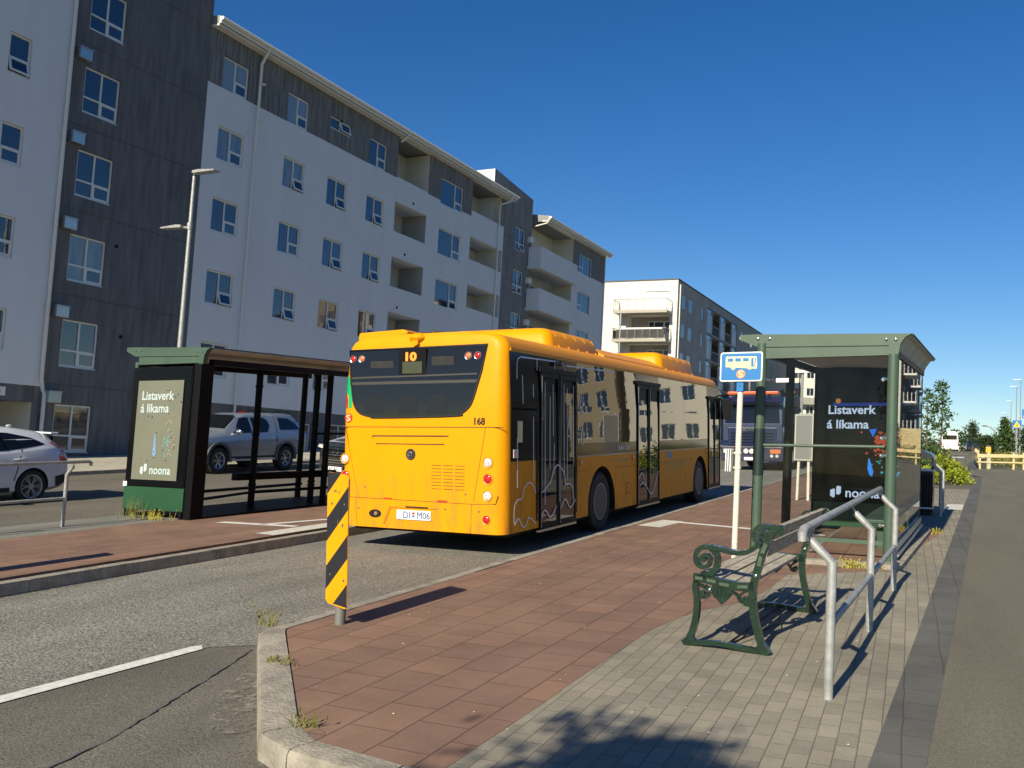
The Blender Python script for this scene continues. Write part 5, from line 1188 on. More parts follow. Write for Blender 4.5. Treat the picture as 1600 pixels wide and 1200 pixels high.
# ---------------- bench ----------------
bn = thing('park_bench', 'bench with scrolled green cast iron ends and weathered wooden slats beside the steel railing', 'bench', -1.10, 6.42, .13, radians(-3.5))
BLn = 1.62
def sp(pts, k=5): return smoothpath([Vector(p) for p in pts], k)
def taper(n, a, b, c=None): return [a+(b-a)*i/(n-1) for i in range(n)] if c is None else [a+(b-a)*2*i/(n-1) if i < n/2 else b+(c-b)*(2*i/(n-1)-1) for i in range(n)]
M_wpan = mat('worn_green_panel', (.045,.075,.045), .5, var=.3, vscale=30)
def bench_end(y):
    t = .048; a, b = y-t/2, y+t/2; q = MB()
    fl = sp([(-.555,.03),(-.525,.10),(-.502,.21),(-.50,.32),(-.515,.41),(-.50,.475),(-.44,.50)]); q.ribbon(fl, taper(len(fl), .044, .036), a, b, 'y')
    rl = sp([(-.02,.02),(-.055,.12),(-.09,.25),(-.108,.38),(-.10,.48),(-.07,.60),(-.045,.70),(-.01,.79),(.035,.855),(.07,.865),(.082,.84),(.066,.825)]); q.ribbon(rl, taper(len(rl), .046, .05, .03), a, b, 'y')
    q.ribbon(sp([(-.575,.018),(-.46,.026),(-.33,.036),(-.19,.026),(-.06,.018),(.0,.008)]), .032, a, b, 'y')
    q.ribbon([(-.585,.008),(-.52,.06)], .05, a-.004, b+.004, 'y'); q.ribbon([(.01,.0),(-.045,.07)], .055, a-.004, b+.004, 'y')
    q.ribbon(sp([(-.53,.475),(-.45,.478),(-.36,.462),(-.28,.45),(-.19,.445),(-.10,.455)]), .062, a, b, 'y')
    # arm with volute
    arm = sp([(-.43,.50),(-.385,.535),(-.362,.59),(-.372,.65),(-.41,.692),(-.46,.70),(-.505,.675),(-.522,.625),(-.505,.575),(-.462,.555),(-.425,.575),(-.415,.61),(-.435,.642),(-.47,.64),(-.478,.61),(-.455,.60)]); q.ribbon(arm, taper(len(arm), .044, .030, .022), a, b, 'y')
    q.ribbon(sp([(-.47,.70),(-.37,.697),(-.28,.68),(-.21,.675),(-.145,.69),(-.09,.73),(-.06,.77)]), .032, a-.012, b+.012, 'y')
    v = sp([(-.055,.73),(-.09,.755),(-.115,.80),(-.095,.84),(-.055,.845),(-.03,.815),(-.05,.79),(-.075,.80)]); q.ribbon(v, taper(len(v), .026, .016), a, b, 'y')
    q.cyl((-.455,a-.008,.612), .016, t+.016, 'y', 12)
    # apron scrolls and shield
    for pts in ([(-.49,.43),(-.46,.42),(-.425,.395),(-.42,.36),(-.45,.34),(-.478,.36),(-.47,.385),(-.45,.38)], [(-.45,.425),(-.41,.40),(-.38,.375),(-.37,.35)], [(-.14,.42),(-.17,.405),(-.20,.375),(-.195,.345),(-.165,.335),(-.145,.355),(-.155,.378)], [(-.30,.42),(-.25,.40),(-.22,.385),(-.20,.36)]):
        p = sp(pts, 4); q.ribbon(p, taper(len(p), .018, .013), a+.006, b-.006, 'y')
    q.prism([(-.395,.43),(-.245,.43),(-.25,.385),(-.275,.35),(-.32,.305),(-.365,.35),(-.39,.385)], a+.008, b-.008, 'y')
    for x_ in (-.36,-.33,-.30,-.27): q.box(x_-.006, x_+.006, a, b, .36, .415)
    for x_, z_, r_ in ((-.455,.365,.016),(-.395,.398,.014),(-.265,.395,.012),(-.17,.36,.014)): q.cyl((x_,a-.002,z_), r_, t+.004, 'y', 10)
    o = q.obj('end_frame', M_green2, bn, smooth=40, bevel=.004)
    for x0, x1, z0, z1, s in ((-.515,-.46,.468,.49,-.02),(-.43,-.365,.46,.482,-.1),(-.34,-.27,.442,.464,-.08),(-.21,-.14,.434,.456,.05)):
        pn = MB(); pn.add([(x0,a-.003,z0),(x1,a-.003,z0+s*(x1-x0)),(x1,a-.003,z1+s*(x1-x0)),(x0,a-.003,z1)], [(0,1,2,3)]); pn.obj('casting_panel', M_wpan, o, smooth=0)
    for pp in ([(-.062,a-.003,.69),(-.035,a-.003,.685),(-.012,a-.003,.745),(-.035,a-.003,.76)], [(-.082,a-.003,.60),(-.055,a-.003,.595),(-.045,a-.003,.66),(-.068,a-.003,.67)]):
        pn = MB(); pn.add(pp, [(0,1,2,3)]); pn.obj('casting_panel', M_wpan, o, smooth=0)
    for x_, z_ in ((-.086,.53),(-.408,.405)): s_ = MB(); s_.sphere((x_,a-.004,z_), .013, 10, 6, (1,.5,1)); s_.obj('bolt', M_chrome, o)
bench_end(0); bench_end(BLn)
for x_, z_, w_ in ((-.475,.515,.085),(-.38,.51,.085),(-.285,.495,.085),(-.19,.487,.085)):
    q = MB(); q.obox((x_, BLn/2, z_-.028), (w_, BLn-.05, .028), Matrix.Rotation(radians(4), 3, 'Y')); q.obj('seat_slat', M_wood, bn, smooth=0, bevel=.004)
for t0 in (.71, .83):
    x_ = -.055+(t0-.60)*.28+ (.02 if t0 > .8 else 0); q = MB(); q.obox((x_-.0, BLn/2, t0), (.028, BLn, .105), Matrix.Rotation(radians(14 if t0 < .8 else 26), 3, 'Y')); q.obj('back_slat', M_wood, bn, smooth=0, bevel=.004)
q = MB(); q.tube([(-.32,0,.44),(-.32,BLn,.44)], .010, 6); q.tube([(-.28,0,.03),(-.28,BLn,.03)], .008, 6); q.tube([(-.28,0,.03),(-.1,BLn/2,.05),(-.28,BLn,.03)], .006, 6); q.obj('tie_rod', M_black, bn)

# ---------------- tubular rails ----------------
def handrail(x, y, n, sp_, lab, rz, lo_=True, side=-1, group='galvanised handrails at the bus stops', over=.12):
    t = thing('handrail', lab, 'railing', x, y, .13, rz, 'shear', group); L = sp_*(n-1)
    for i in range(n):
        q = MB(); yy = i*sp_
        q.tube([(0,yy,-.06),(0,yy,.775),(side*.125,yy,.895)], .0265, 14); p = q.obj('post', M_zinc, t)
        r = MB(); r.tube([(side*.118,yy,.89),(side*.145,yy,.945)], .009, 6); r.obj('rail_pin', M_zinc, p)
    q = MB(); q.tube([(side*.15,-over,.90),(side*.15,-over,.945),(side*.15,-over+.03,.965),(side*.15,L+over-.03,.965),(side*.15,L+over,.945),(side*.15,L+over,.90)], .024, 14); q.obj('top_rail', M_zinc, t)
    q = MB(); q.tube([(0,0,.42),(0,L,.42)], .022, 12); q.obj('lower_rail', M_zinc, t)
    return t
handrail(-.60, 5.56, 3, 1.98, 'galvanised steel handrail on bent posts beside the park bench', radians(-2.0))
handrail(-.13, 18.0, 2, .9, 'short galvanised handrail beside the black litter bin', radians(-2.0))
hl = handrail(-11.92, 9.27, 3, 1.9, 'galvanised handrail at the edge of the left island by the white hatchback', radians(180-1), over=.28)

# ---------------- litter bin ----------------
bi = thing('litter_bin', 'black slatted litter bin with a domed lid behind the right shelter', 'litter bin', -.50, 18.25, .13, radians(-3))
M_bin = mat('bin_black', (.012,.014,.022), .35, coat=.4)
q = MB(); q.box(-.27,.25,-.22,.22,0,.80); bb = q.obj('body', M_bin, bi, smooth=0, bevel=.02)
for i in range(11): q = MB(); x_ = -.24+.047*i; q.box(x_,x_+.022,-.235,-.218,.06,.74); q.obj('slat', M_black, bb, smooth=0)
q = MB(); q.prism([(-.28,.80),(.26,.80),(.26,1.02),(.20,1.10),(.05,1.15),(-.10,1.15),(-.24,1.09),(-.28,1.02)], -.23, -.19, 'y'); 
o_ = q.obj('front_panel', M_bin, bb, smooth=0); bpy.data.objects.remove(o_)
q = MB(); q.prism([(-.29,1.04),(-.29,1.06),(-.22,1.13),(-.05,1.18),(.08,1.175),(.22,1.11),(.27,1.04)], -.25, .25, 'y'); q.obj('lid', M_bin, bi, smooth=40)
for x_ in (-.27,.22): q = MB(); q.box(x_,x_+.04,-.22,.22,.80,1.05); q.obj('lid_post', M_bin, bi, smooth=0)
q = MB(); q.box(-.285,.265,-.235,.235,.80,.83); q.box(-.275,.255,-.24,-.22,.12,.145); q.obj('trim', M_signw, bi, smooth=0)
q = MB(); q.box(-.12,.06,-.242,-.234,.42,.62); pn_ = q.obj('emblem_plate', M_bin, bb, smooth=0)
q = MB(); q.ribbon(arc(-.03,.52,.055,0,300,12), .016, -.247,-.241, 'y'); q.obj('emblem', M_signw, pn_, smooth=0)
# ---------------- street lamp ----------------
lp = thing('street_lamp', 'tall galvanised street lamp with two flat heads in front of the grey stair tower', 'street lamp', -22.0, 20.75, .1, 0)
q = MB(); q.tube([(0,0,-.1),(0,0,3),(.02,0,9.25)], [.10,.085,.055], 14); q.obj('pole', M_zinc, lp)
def head(x0, x1, z, y=0, parent=lp):
    q = MB(); q.tube([(0,y,z-.03),(x0+(x1-x0)*.25,y,z)], .035, 8); q.obj('arm', M_zinc, parent)
    q = MB(); s = 1 if x1 > x0 else -1; q.prism([(x0,z-.04),(x0,z+.05),(x0+s*.25,z+.07),(x1,z+.02),(x1,z-.03)], y-.16, y+.16, 'y'); q.obj('lamp_head', M_zinc, parent, smooth=0, bevel=.015)
head(.05, .98, 9.35); head(-.25, -1.15, 7.60)
q = MB(); q.tube([(0,0,7.5),(0,0,7.72)], .09, 12); q.obj('collar', M_zinc, lp)

def far_lamp(x, y, ztop, lab, curved=False):
    t = thing('street_lamp', lab, 'street lamp', x, y, 0, 0, 'grav', 'street lamps along the far road'); b = T(x, y); t.location.z = b; H = ztop-b
    if curved: q = MB(); q.tube([(0,0,-.3),(0,0,H-1.4),(-.15,0,H-.5),(-.7,0,H),(-1.3,0,H+.1)], .09, 8); q.obj('pole', M_zinc, t); q = MB(); q.box(-1.7,-1.1,-.15,.15,H,H+.18); q.obj('lamp_head', M_joint, t, smooth=0); return
    q = MB(); q.tube([(0,0,-.3),(0,0,H)], [.065,.04], 8); q.obj('pole', M_zinc, t)
    q = MB(); q.box(-.66,.06,-.12,.12,H-.0,H+.06); q.obj('lamp_head', M_signw, t, smooth=0)
far_lamp(6.12, 100, 11.1, 'tallest grey street lamp at the right edge behind the crossing signs'); far_lamp(6.42, 111, 11.4, 'second street lamp from the right with a flat white head'); far_lamp(7.56, 142, 12.1, 'third street lamp from the right, above the round leafy tree')
far_lamp(9.2, 187, 13.2, 'fourth street lamp from the right, thin in the distance'); far_lamp(10.4, 220, 13.7, 'farthest thin street lamp of the row'); far_lamp(6.0, 150, 8.8, 'small street lamp with a curved neck rising from the hedge', True)
def crossing_sign(x, y, zc, lab):
    b = T(x, y); t = thing('crossing_sign', lab, 'road sign', x, y, 0, 0, 'grav', 'blue pedestrian crossing signs'); t.location.z = b; z = zc-b
    q = MB(); q.tube([(0,.03,-.2),(0,.03,z+.3)], .04, 8); q.obj('post', M_zinc, t)
    q = MB(); q.box(-.29,.29,-.02,.0,z-.29,z+.29); p = q.obj('sign_panel', M_blue, t, smooth=0)
    q = MB(); q.prism([(-.25,z-.22),(.25,z-.22),(0,z+.24)], -.026, -.021, 'y'); r = q.obj('triangle', mat('sign_yellow', (.75,.5,.02), .4), p, smooth=0)
    q = MB(); q.tube([(0,-.03,z+.04),(.0,-.03,z-.06)], .022, 5); q.tube([(0,-.03,z-.06),(.06,-.03,z-.16)], .016, 5); q.tube([(0,-.03,z-.06),(-.06,-.03,z-.16)], .016, 5); q.sphere((0,-.03,z+.08), .025, 6, 4); q.obj('walking_figure', M_text, r)
crossing_sign(4.39, 75, 5.49, 'blue pedestrian crossing sign with a yellow triangle beside the leafy tree'); crossing_sign(4.36, 65, 5.66, 'nearer blue crossing sign cut by the right edge')

# ---------------- vegetation ----------------
def leaves(name, pts, size, m, parent=None, seed=1, flat=.3, aspect=1.6):
    """pts: (x, y, z, spread, n): leaf-sized faces around each point"""
    R = random.Random(seed); vs = []; fs = []
    for (x, y, z, s, n) in pts:
        for _ in range(n):
            c = Vector((x+R.gauss(0, s), y+R.gauss(0, s), z+R.gauss(0, s*.8))); L = size*R.uniform(.6, 1.3)
            d = Vector((R.gauss(0, 1), R.gauss(0, 1), R.gauss(0, .6)-.2)); d.normalize(); u = d.cross(Vector((R.gauss(0,1), R.gauss(0,1), R.gauss(0,1)))); u.normalize()
            w_ = L/aspect*.5; o = len(vs)
            vs += [c-d*L*.5, c+u*w_, c+d*L*.5+Vector((0,0,-.1*L)), c-u*w_]; fs.append((o, o+1, o+2, o+3))
    mb = MB(); mb.add(vs, fs); return mb.obj(name, m, parent, smooth=0)
def tree(x, y, h, cr, lab, m=None, seed=1, cb=.35, dens=1.0, cat='tree', mode='shear', lsize=.11, kind='young_tree', trunk=.05, group=None, narrow=1.0):
    R = random.Random(seed); t = thing(kind, lab, cat, x, y, .1, R.random()*6, mode, group)
    tr = MB(); top = (R.uniform(-.1,.1)*h*.1, R.uniform(-.1,.1)*h*.1, h*.93)
    mid = Vector((R.uniform(-.02,.02)*h, R.uniform(-.02,.02)*h, h*.45)); tr.tube([(0,0,-.1), tuple(mid), top], [trunk, trunk*.7, trunk*.15], 8)
    pts = []
    nb = int(16*dens+6)
    for i in range(nb):
        f = cb+(1-cb)*(i+.5)/nb; z = h*f*.97; a = i*2.4+R.uniform(-.5,.5); env = sin(pi*min(1, (f-cb)/(1-cb)*.85+.13))**.7
        r = cr*env*R.uniform(.45, 1.0); p0 = Vector((0,0,0)).lerp(mid, min(1, z/h*.9/.45)) if z < h*.45 else mid.lerp(Vector(top), (z*.9-h*.45)/(h*.48) if z*.9 > h*.45 else 0)
        p1 = Vector((r*cos(a)*narrow, r*sin(a)*narrow, z+r*.25)); p0.z = max(p0.z, z-r*.7)
        tr.tube([tuple(p0), tuple(p0.lerp(p1, .5)+Vector((0,0,.08*r))), tuple(p1)], [trunk*.35, trunk*.22, trunk*.08], 5)
        for k in range(3+int(3*dens)):
            s = R.uniform(.35, 1.05); q = p0.lerp(p1, s); pts.append((q.x+R.gauss(0,.08*cr), q.y+R.gauss(0,.08*cr), q.z+R.gauss(0,.08*cr), .10*cr+.05, int(16*dens*R.uniform(.5, 1.5))))
    tr.obj('trunk', M_bark, t); leaves('crown', pts, lsize, m or M_leaf, t, seed=seed)
    return t
tree(-1.28, 62, 4.3, .68, 'left one of two slender young trees behind the litter bin', seed=3, cb=.3, lsize=.17, dens=.62, group='slender young trees by the far path')
tree(-.52, 60, 4.7, .78, 'right one of two slender young trees, taller, beside the white van', seed=8, cb=.28, lsize=.17, dens=.70, group='slender young trees by the far path')
tree(3.38, 70, 2.6, .62, 'round leafy tree behind the low timber fence', seed=11, cb=.12, lsize=.15, dens=1.0, kind='leafy_tree', m=M_leaf)
tree(2.45, 74, 1.3, .6, 'low bushy tree to the left of the round leafy tree', seed=12, cb=.1, lsize=.14, dens=1.6, kind='leafy_tree', m=M_leafd)
tree(1.62, 80, 2.6, .6, 'small sparse tree rising above the hedge beyond the van', seed=13, cb=.35, lsize=.14, dens=.8, m=M_leafd)
tree(4.6, 68, 1.9, .7, 'sparse bluish shrub at the right edge below the crossing signs', seed=14, cb=.2, lsize=.13, dens=.8, kind='shrub', cat='shrub', m=M_leafd)
tree(-1.85, -3.55, 5.1, .98, 'leafy rowan on the verge whose shade falls on the near grey paving', seed=21, cb=.42, lsize=.12, dens=1.9, trunk=.07, kind='rowan_tree')
# hedges and scrub far off
R = random.Random(4)
def T2(x, y): return T(x, y)
pts = []
for i in range(420):
    x = R.uniform(-9, 22); y = R.uniform(134, 150); hmax = 2.75+.45*sin(x*.9)+.35*sin(x*2.3+1)
    if -1.0 < x < .9 and y < 136: continue
    z = R.uniform(.0, max(.5, hmax)); pts.append((x, y, T2(x,y)+z, .42, 34))
o = leaves('far_hedge', pts, .34, M_leafd, seed=5); tag(o, 'dark green scrub and hedge closing the view at the end of the path', kind='stuff')
pts = []
for i in range(150):
    x = R.uniform(1.6, 9); y = R.uniform(43, 64); pts.append((x, y, T2(x,y)+R.uniform(.05,.35), .16, 30))
for i in range(60):
    x = R.uniform(-4.0, -1.2); y = R.uniform(36, 60); pts.append((x, y, T2(x,y)+R.uniform(.05,.5), .2, 30))
o = leaves('rough_grass', pts, .20, M_grassy, seed=6, aspect=4); tag(o, 'dry rough grass and weeds behind the low timber fence', kind='stuff')
# bright bush
t = thing('bush', 'low yellow green bush spilling over the paving beside the litter bin', 'bush', .0, 29.7, .1)
pts = []
for i in range(95):
    a = R.uniform(0, 2*pi); r = sqrt(R.random()); x, y = r*.66*cos(a)-.16, r*1.5*sin(a); z = .78*(1-r*r*.75)*R.uniform(.45,1.05); pts.append((x, y, z, .075, 36))
leaves('foliage', pts, .085, M_leafy, t, seed=9)
q = MB()
for i in range(14): a = R.uniform(0,6.28); q.tube([(0,0,0),(.4*cos(a),.6*sin(a),.5)], .008, 4)
q.obj('stem', M_bark, t)
t = thing('shrub', 'darker green shrub growing behind the yellow green bush', 'shrub', -.75, 32.5, .1)
leaves('foliage', [(R.uniform(-.9,.9), R.uniform(-1,1), R.uniform(.1,.95), .12, 40) for i in range(60)], .10, M_leaf, t, seed=10)
for i, (x, y, s) in enumerate([(-.42,34.5,.32),(-.15,35.6,.26),(-.75,36.2,.38),(-.05,37.4,.22),(-.55,38.2,.30),(-1.2,34.2,.34)]):
    labs = ['pale boulder nearest the white van, above the bush','small boulder to the right of the bush','largest grey boulder behind the bush','smallest boulder at the path edge','far boulder in the rockery by the path','left boulder beside the litter bin']
    t = thing('boulder', labs[i], 'boulder', x, y, .1, R.random()*6, 'shear', 'boulders in the planting by the path')
    b = bmesh.new(); bmesh.ops.create_icosphere(b, subdivisions=3, radius=1)
    for v in b.verts: n_ = v.co.normalized(); f = 1+.22*sin(3*n_.x+i)+.18*sin(4*n_.y+2*i)+.12*sin(7*n_.z+i); v.co = Vector((n_.x*f*s, n_.y*f*s*.8, n_.z*f*s*.75+s*.45))
    me = bpy.data.meshes.new('stone'); b.to_mesh(me); b.free(); me.materials.append(M_stone); o = bpy.data.objects.new('stone', me); COL.objects.link(o); o.parent = t
def tuft(x, y, h, lab, n=40, s=.10, m=None, size=.12, zz=.13, tall=.2):
    t = thing('weed_tuft', lab, 'weeds', x, y, zz); R_ = random.Random(int(abs(x*100+y*10))); q = MB()
    for i in range(n):
        a = R_.uniform(0,6.28); r = abs(R_.gauss(0,s)); hh = h*R_.uniform(.4,1); bx, by = r*cos(a)*1.6, r*sin(a)*.6; lx, ly = R_.gauss(0,.05), R_.gauss(0,.04); w_ = .004
        q.add([(bx-w_,by,0),(bx+w_,by,0),(bx+lx*.5+w_*.8,by+ly*.5,hh*.6),(bx+lx*.5-w_*.8,by+ly*.5,hh*.6),(bx+lx,by+ly,hh)], [(0,1,2,3),(3,2,4)])
        if R_.random() < .35: q.sphere((bx+lx,by+ly,hh), .008, 5, 3, (1,1,1.8))
    q.obj('blades', m or M_grassy, t, smooth=0)
tuft(-12.05, 10.66, .36, 'tall dry weeds against the left shelter cabinet', 40, .08); tuft(-11.55, 10.62, .17, 'low yellowish grass along the left shelter cabinet base', 70, .14, mat('yellow_grass', (.30,.26,.03), .8))
tuft(-4.66, 5.50, .16, 'small dry grass tuft at the kerb corner by the marker board', 26, .05); tuft(-.95, 10.8, .10, 'yellow grass tuft at the kerb of the right shelter', 70, .09, MATS['yellow_grass'])
tuft(-.16, 14.9, .10, 'small grass tuft beside the shelter slab', 30, .05, MATS['yellow_grass']); tuft(-2.93, 3.80, .09, 'tiny weeds in the kerb joint at the platform corner', 26, .04); tuft(-3.9, 4.70, .05, 'tiny weeds along the diagonal kerb', 30, .06)

# ---------------- far fence, post box ----------------
t = thing('timber_fence', 'low pale timber rail fence beside the far path', 'fence', 1.08, 41, .08)
for x_ in (.03, .34, 1.22, 1.57, 2.5, 3.4, 4.3): q = MB(); q.box(x_-.035, x_+.035, -.04, .04, -.1, .72 if x_ > .1 else .60); q.obj('post', M_pine, t, smooth=0)
for z_, h_ in ((.52,.13),(.30,.055)): q = MB(); q.box(-.02,5.2,-.085,-.042,z_,z_+h_); q.obj('rail', M_pine, t, smooth=0)
for z_, h_ in ((.52,.13),(.30,.055)): q = MB(); q.box(-.075,-.02,-.06,6.5,z_,z_+h_); q.obj('rail', M_pine, t, smooth=0)
for y_ in (2.2,4.3,6.4): q = MB(); q.box(-.015,.06,y_-.05,y_+.05,-.1,.75); q.obj('post', M_pine, t, smooth=0)
t = thing('collection_box', 'orange yellow box on a grey post at the corner of the timber fence', 'box', 1.45, 42.3, .05)
q = MB(); q.box(-.06,.10,-.06,.06,-.1,.74); q.obj('post', M_stone, t, smooth=0); q = MB(); q.box(-.10,.10,-.1,.1,.70,.95); q.obj('box_body', mat('box_orange', (.62,.34,.02), .5), t, smooth=0, bevel=.02); q = MB(); q.box(-.07,.07,-.1,.1,.95,1.0); q.obj('lid', M_joint, t, smooth=0)

# ---------------- vehicles ----------------
def car_body(parent, st, m, name='body'):
    """st: (y, zb, zbelt, ztop, hw_bot, hw_belt, hw_top)"""
    vs = []; fs = []
    def ring(s):
        y, zb, ze, zt, a, b_, c = s; r = []
        r += [(a*.86, zb), (a, zb+.08), ((a+b_)/2+.02, zb+(ze-zb)*.55), (b_, ze-.04), (b_-.02, ze)]
        r += [(b_-.02+(c-b_+.02)*.5+.012, ze+(zt-ze)*.5), (c, zt-.05*min(1, (zt-ze)*3)), (c-.10, zt-.005), (c*.5, zt+.012), (0, zt+.018)]
        return [(x, y, z) for x, z in r]+[(-x, y, z) for x, z in r[-2::-1]]
    n = len(ring(st[0]))
    for s in st: vs += ring(s)
    for i in range(len(st)-1):
        for j in range(n): fs.append((i*n+j, (i+1)*n+j, (i+1)*n+(j+1) % n, i*n+(j+1) % n))
    fs += [tuple(range(n)), tuple((len(st)-1)*n+j for j in range(n-1,-1,-1))]
    mb = MB(); mb.add(vs, fs); return mb.obj(name, m, None, smooth=32, merge=True)
def st_at(st, y):
    for a, b in zip(st, st[1:]):
        if y <= b[0]: t = (y-a[0])/(b[0]-a[0]) if b[0] > a[0] else 0; return [p+(q-p)*t for p, q in zip(a, b)]
    return st[-1]
def side_sheet(parent, st, poly, m, name, sgn=1, off=.006):
    b = bmesh.new(); b.faces.new([b.verts.new((0, y, z)) for y, z in poly])
    ys_ = sorted({s[0] for s in st})
    for y in ys_: bmesh.ops.bisect_plane(b, geom=b.verts[:]+b.edges[:]+b.faces[:], plane_co=(0,y,0), plane_no=(0,1,0))
    zs_ = [i*.1 for i in range(3, 24)]
    for z in zs_: bmesh.ops.bisect_plane(b, geom=b.verts[:]+b.edges[:]+b.faces[:], plane_co=(0,0,z), plane_no=(0,0,1))
    for v in b.verts:
        y, zb, ze, zt, a, bb, c = st_at(st, v.co.y); z = v.co.z; m_ = (a+bb)/2+.02
        if z < zb+.08: x = a
        elif z < zb+(ze-zb)*.55: t = (z-zb-.08)/((ze-zb)*.55-.08+1e-6); x = a+(m_-a)*t
        elif z < ze-.04: t = (z-zb-(ze-zb)*.55)/((ze-zb)*.45-.04+1e-6); x = m_+(bb-m_)*t
        elif z < ze: x = bb-.02*(z-ze+.04)/.04
        else:
            zm = ze+(zt-ze)*.5; xm = bb-.02+(c-bb+.02)*.5+.012; z2 = zt-.05*min(1, (zt-ze)*3)
            x = (bb-.02)+(xm-bb+.02)*(z-ze)/(zm-ze+1e-6) if z < zm else xm+(c-xm)*(z-zm)/(z2-zm+1e-6)
        v.co.x = sgn*(x+off)
    me = bpy.data.meshes.new(name); b.to_mesh(me); b.free(); me.materials.append(m); me.polygons.foreach_set('use_smooth', [True]*len(me.polygons))
    o = bpy.data.objects.new(name, me); COL.objects.link(o); o.parent = parent; return o
def arches(body, ys_, r, hw, zc=.34):
    cs = []
    for y in ys_:
        for s in (1, -1): c = MB(); c.prism([(y+r*cos(radians(a)), zc+r*sin(radians(a))) for a in range(0,360,15)], s*(hw-.35), s*(hw+.2), 'x'); cs.append(c.obj('cutter', M_dark, None, smooth=0, merge=True))
    boolcut(body, cs)
M_cglass = mat('car_glass', (.006,.007,.009), .03, ior=1.5)
def paintm(n, c, metal=0, r=.3): return mat(n, c, r, metal=metal, coat=1.0)
# white hatchback (front towards -y); local y: 0 = nose, rear 4.4
def hatch(x, y, rz, lab, m, group=None, L=4.4):
    t = thing('parked_car', lab, 'car', x, y, .0, rz, 'rot', group)
    st_ = [(0,.34,.60,.66,.62,.66,.5),(.12,.22,.66,.76,.78,.80,.60),(.5,.18,.78,.90,.86,.87,.72),(1.2,.18,.90,1.00,.89,.90,.76),(1.32,.18,.93,1.04,.89,.90,.74),(2.0,.18,.95,1.40,.90,.91,.66),(2.5,.18,.97,1.47,.90,.91,.64),(3.2,.18,1.01,1.46,.90,.91,.63),(3.75,.20,1.07,1.40,.90,.90,.61),(4.0,.22,1.08,1.33,.88,.88,.60),(4.22,.26,1.02,1.10,.84,.85,.66),(4.34,.30,.88,.92,.80,.82,.72),(4.4,.38,.75,.80,.72,.74,.64)]
    b = car_body(t, st_, m); arches(b, (.88, 3.52), .36, .9, .33); b.parent = t
    for s in (1, -1):
        side_sheet(t, st_, [(1.62,.975),(3.0,1.03),(3.72,1.12),(3.80,1.15),(3.55,1.27),(3.1,1.36),(2.5,1.395),(2.1,1.36)], M_cglass, 'side_window', s)
        side_sheet(t, st_, [(2.95,1.03),(3.0,1.03),(2.92,1.37),(2.86,1.38)], M_black, 'window_pillar', s, .009)
        side_sheet(t, st_, [(3.93,1.17),(4.06,1.19),(4.24,1.03),(4.33,.92),(4.30,.80),(4.14,.80),(4.10,.88),(4.18,.97)], M_red, 'tail_lamp', s, .010)
        q = MB(); q.tube([(s*.925,3.10,.86),(s*.955,3.16,.865),(s*.955,3.30,.875),(s*.925,3.36,.88)], .014, 6); q.obj('door_handle', m, t)
        side_sheet(t, st_, [(3.28,1.05),(3.30,1.05),(3.14,.45),(3.12,.45)], M_dark, 'door_gap', s, .003); side_sheet(t, st_, [(.9+.55,.24),(3.05,.24),(3.05,.33),(1.45,.33)], M_rubber, 'sill', s, .01)
        side_sheet(t, st_, [(4.05,.30),(4.36,.40),(4.34,.55),(4.02,.50)], M_rubber, 'bumper_corner', s, .01)
        for yy in (.88, 3.52): wheel(t, (s*.80, yy, .325), .325, .21, s, M_zinc, .70, 6)
    q = MB(); q.box(-.70,.70,4.02,4.20,1.33,1.37); q.obj('spoiler', m, t, smooth=0, bevel=.015)
    q = MB(); q.sphere((0,3.6,1.47), .035, 8, 5, (1,2,.8)); q.obj('aerial_fin', m, t)
    q = MB(); q.box(-.66,.66,4.05,4.10,1.12,1.30); q.obj('rear_window', M_cglass, t, smooth=0)
    q = MB(); q.add([(-.6,1.42,1.09),(.6,1.42,1.09),(.52,2.02,1.435),(-.52,2.02,1.435)], [(0,1,2,3)]); q.obj('windscreen', M_cglass, t, smooth=0)
    for s in (1,-1): q = MB(); q.sphere((s*.98,1.75,1.02), .09, 10, 6, (1,.7,.8)); q.obj('wing_mirror', m, t)
    return t
M_wcar = paintm('white_car_paint', (.62,.63,.66))
hatch(-16.92, 8.20, 0, 'white hatchback with red tail lamp parked on the street at the left edge', M_wcar)
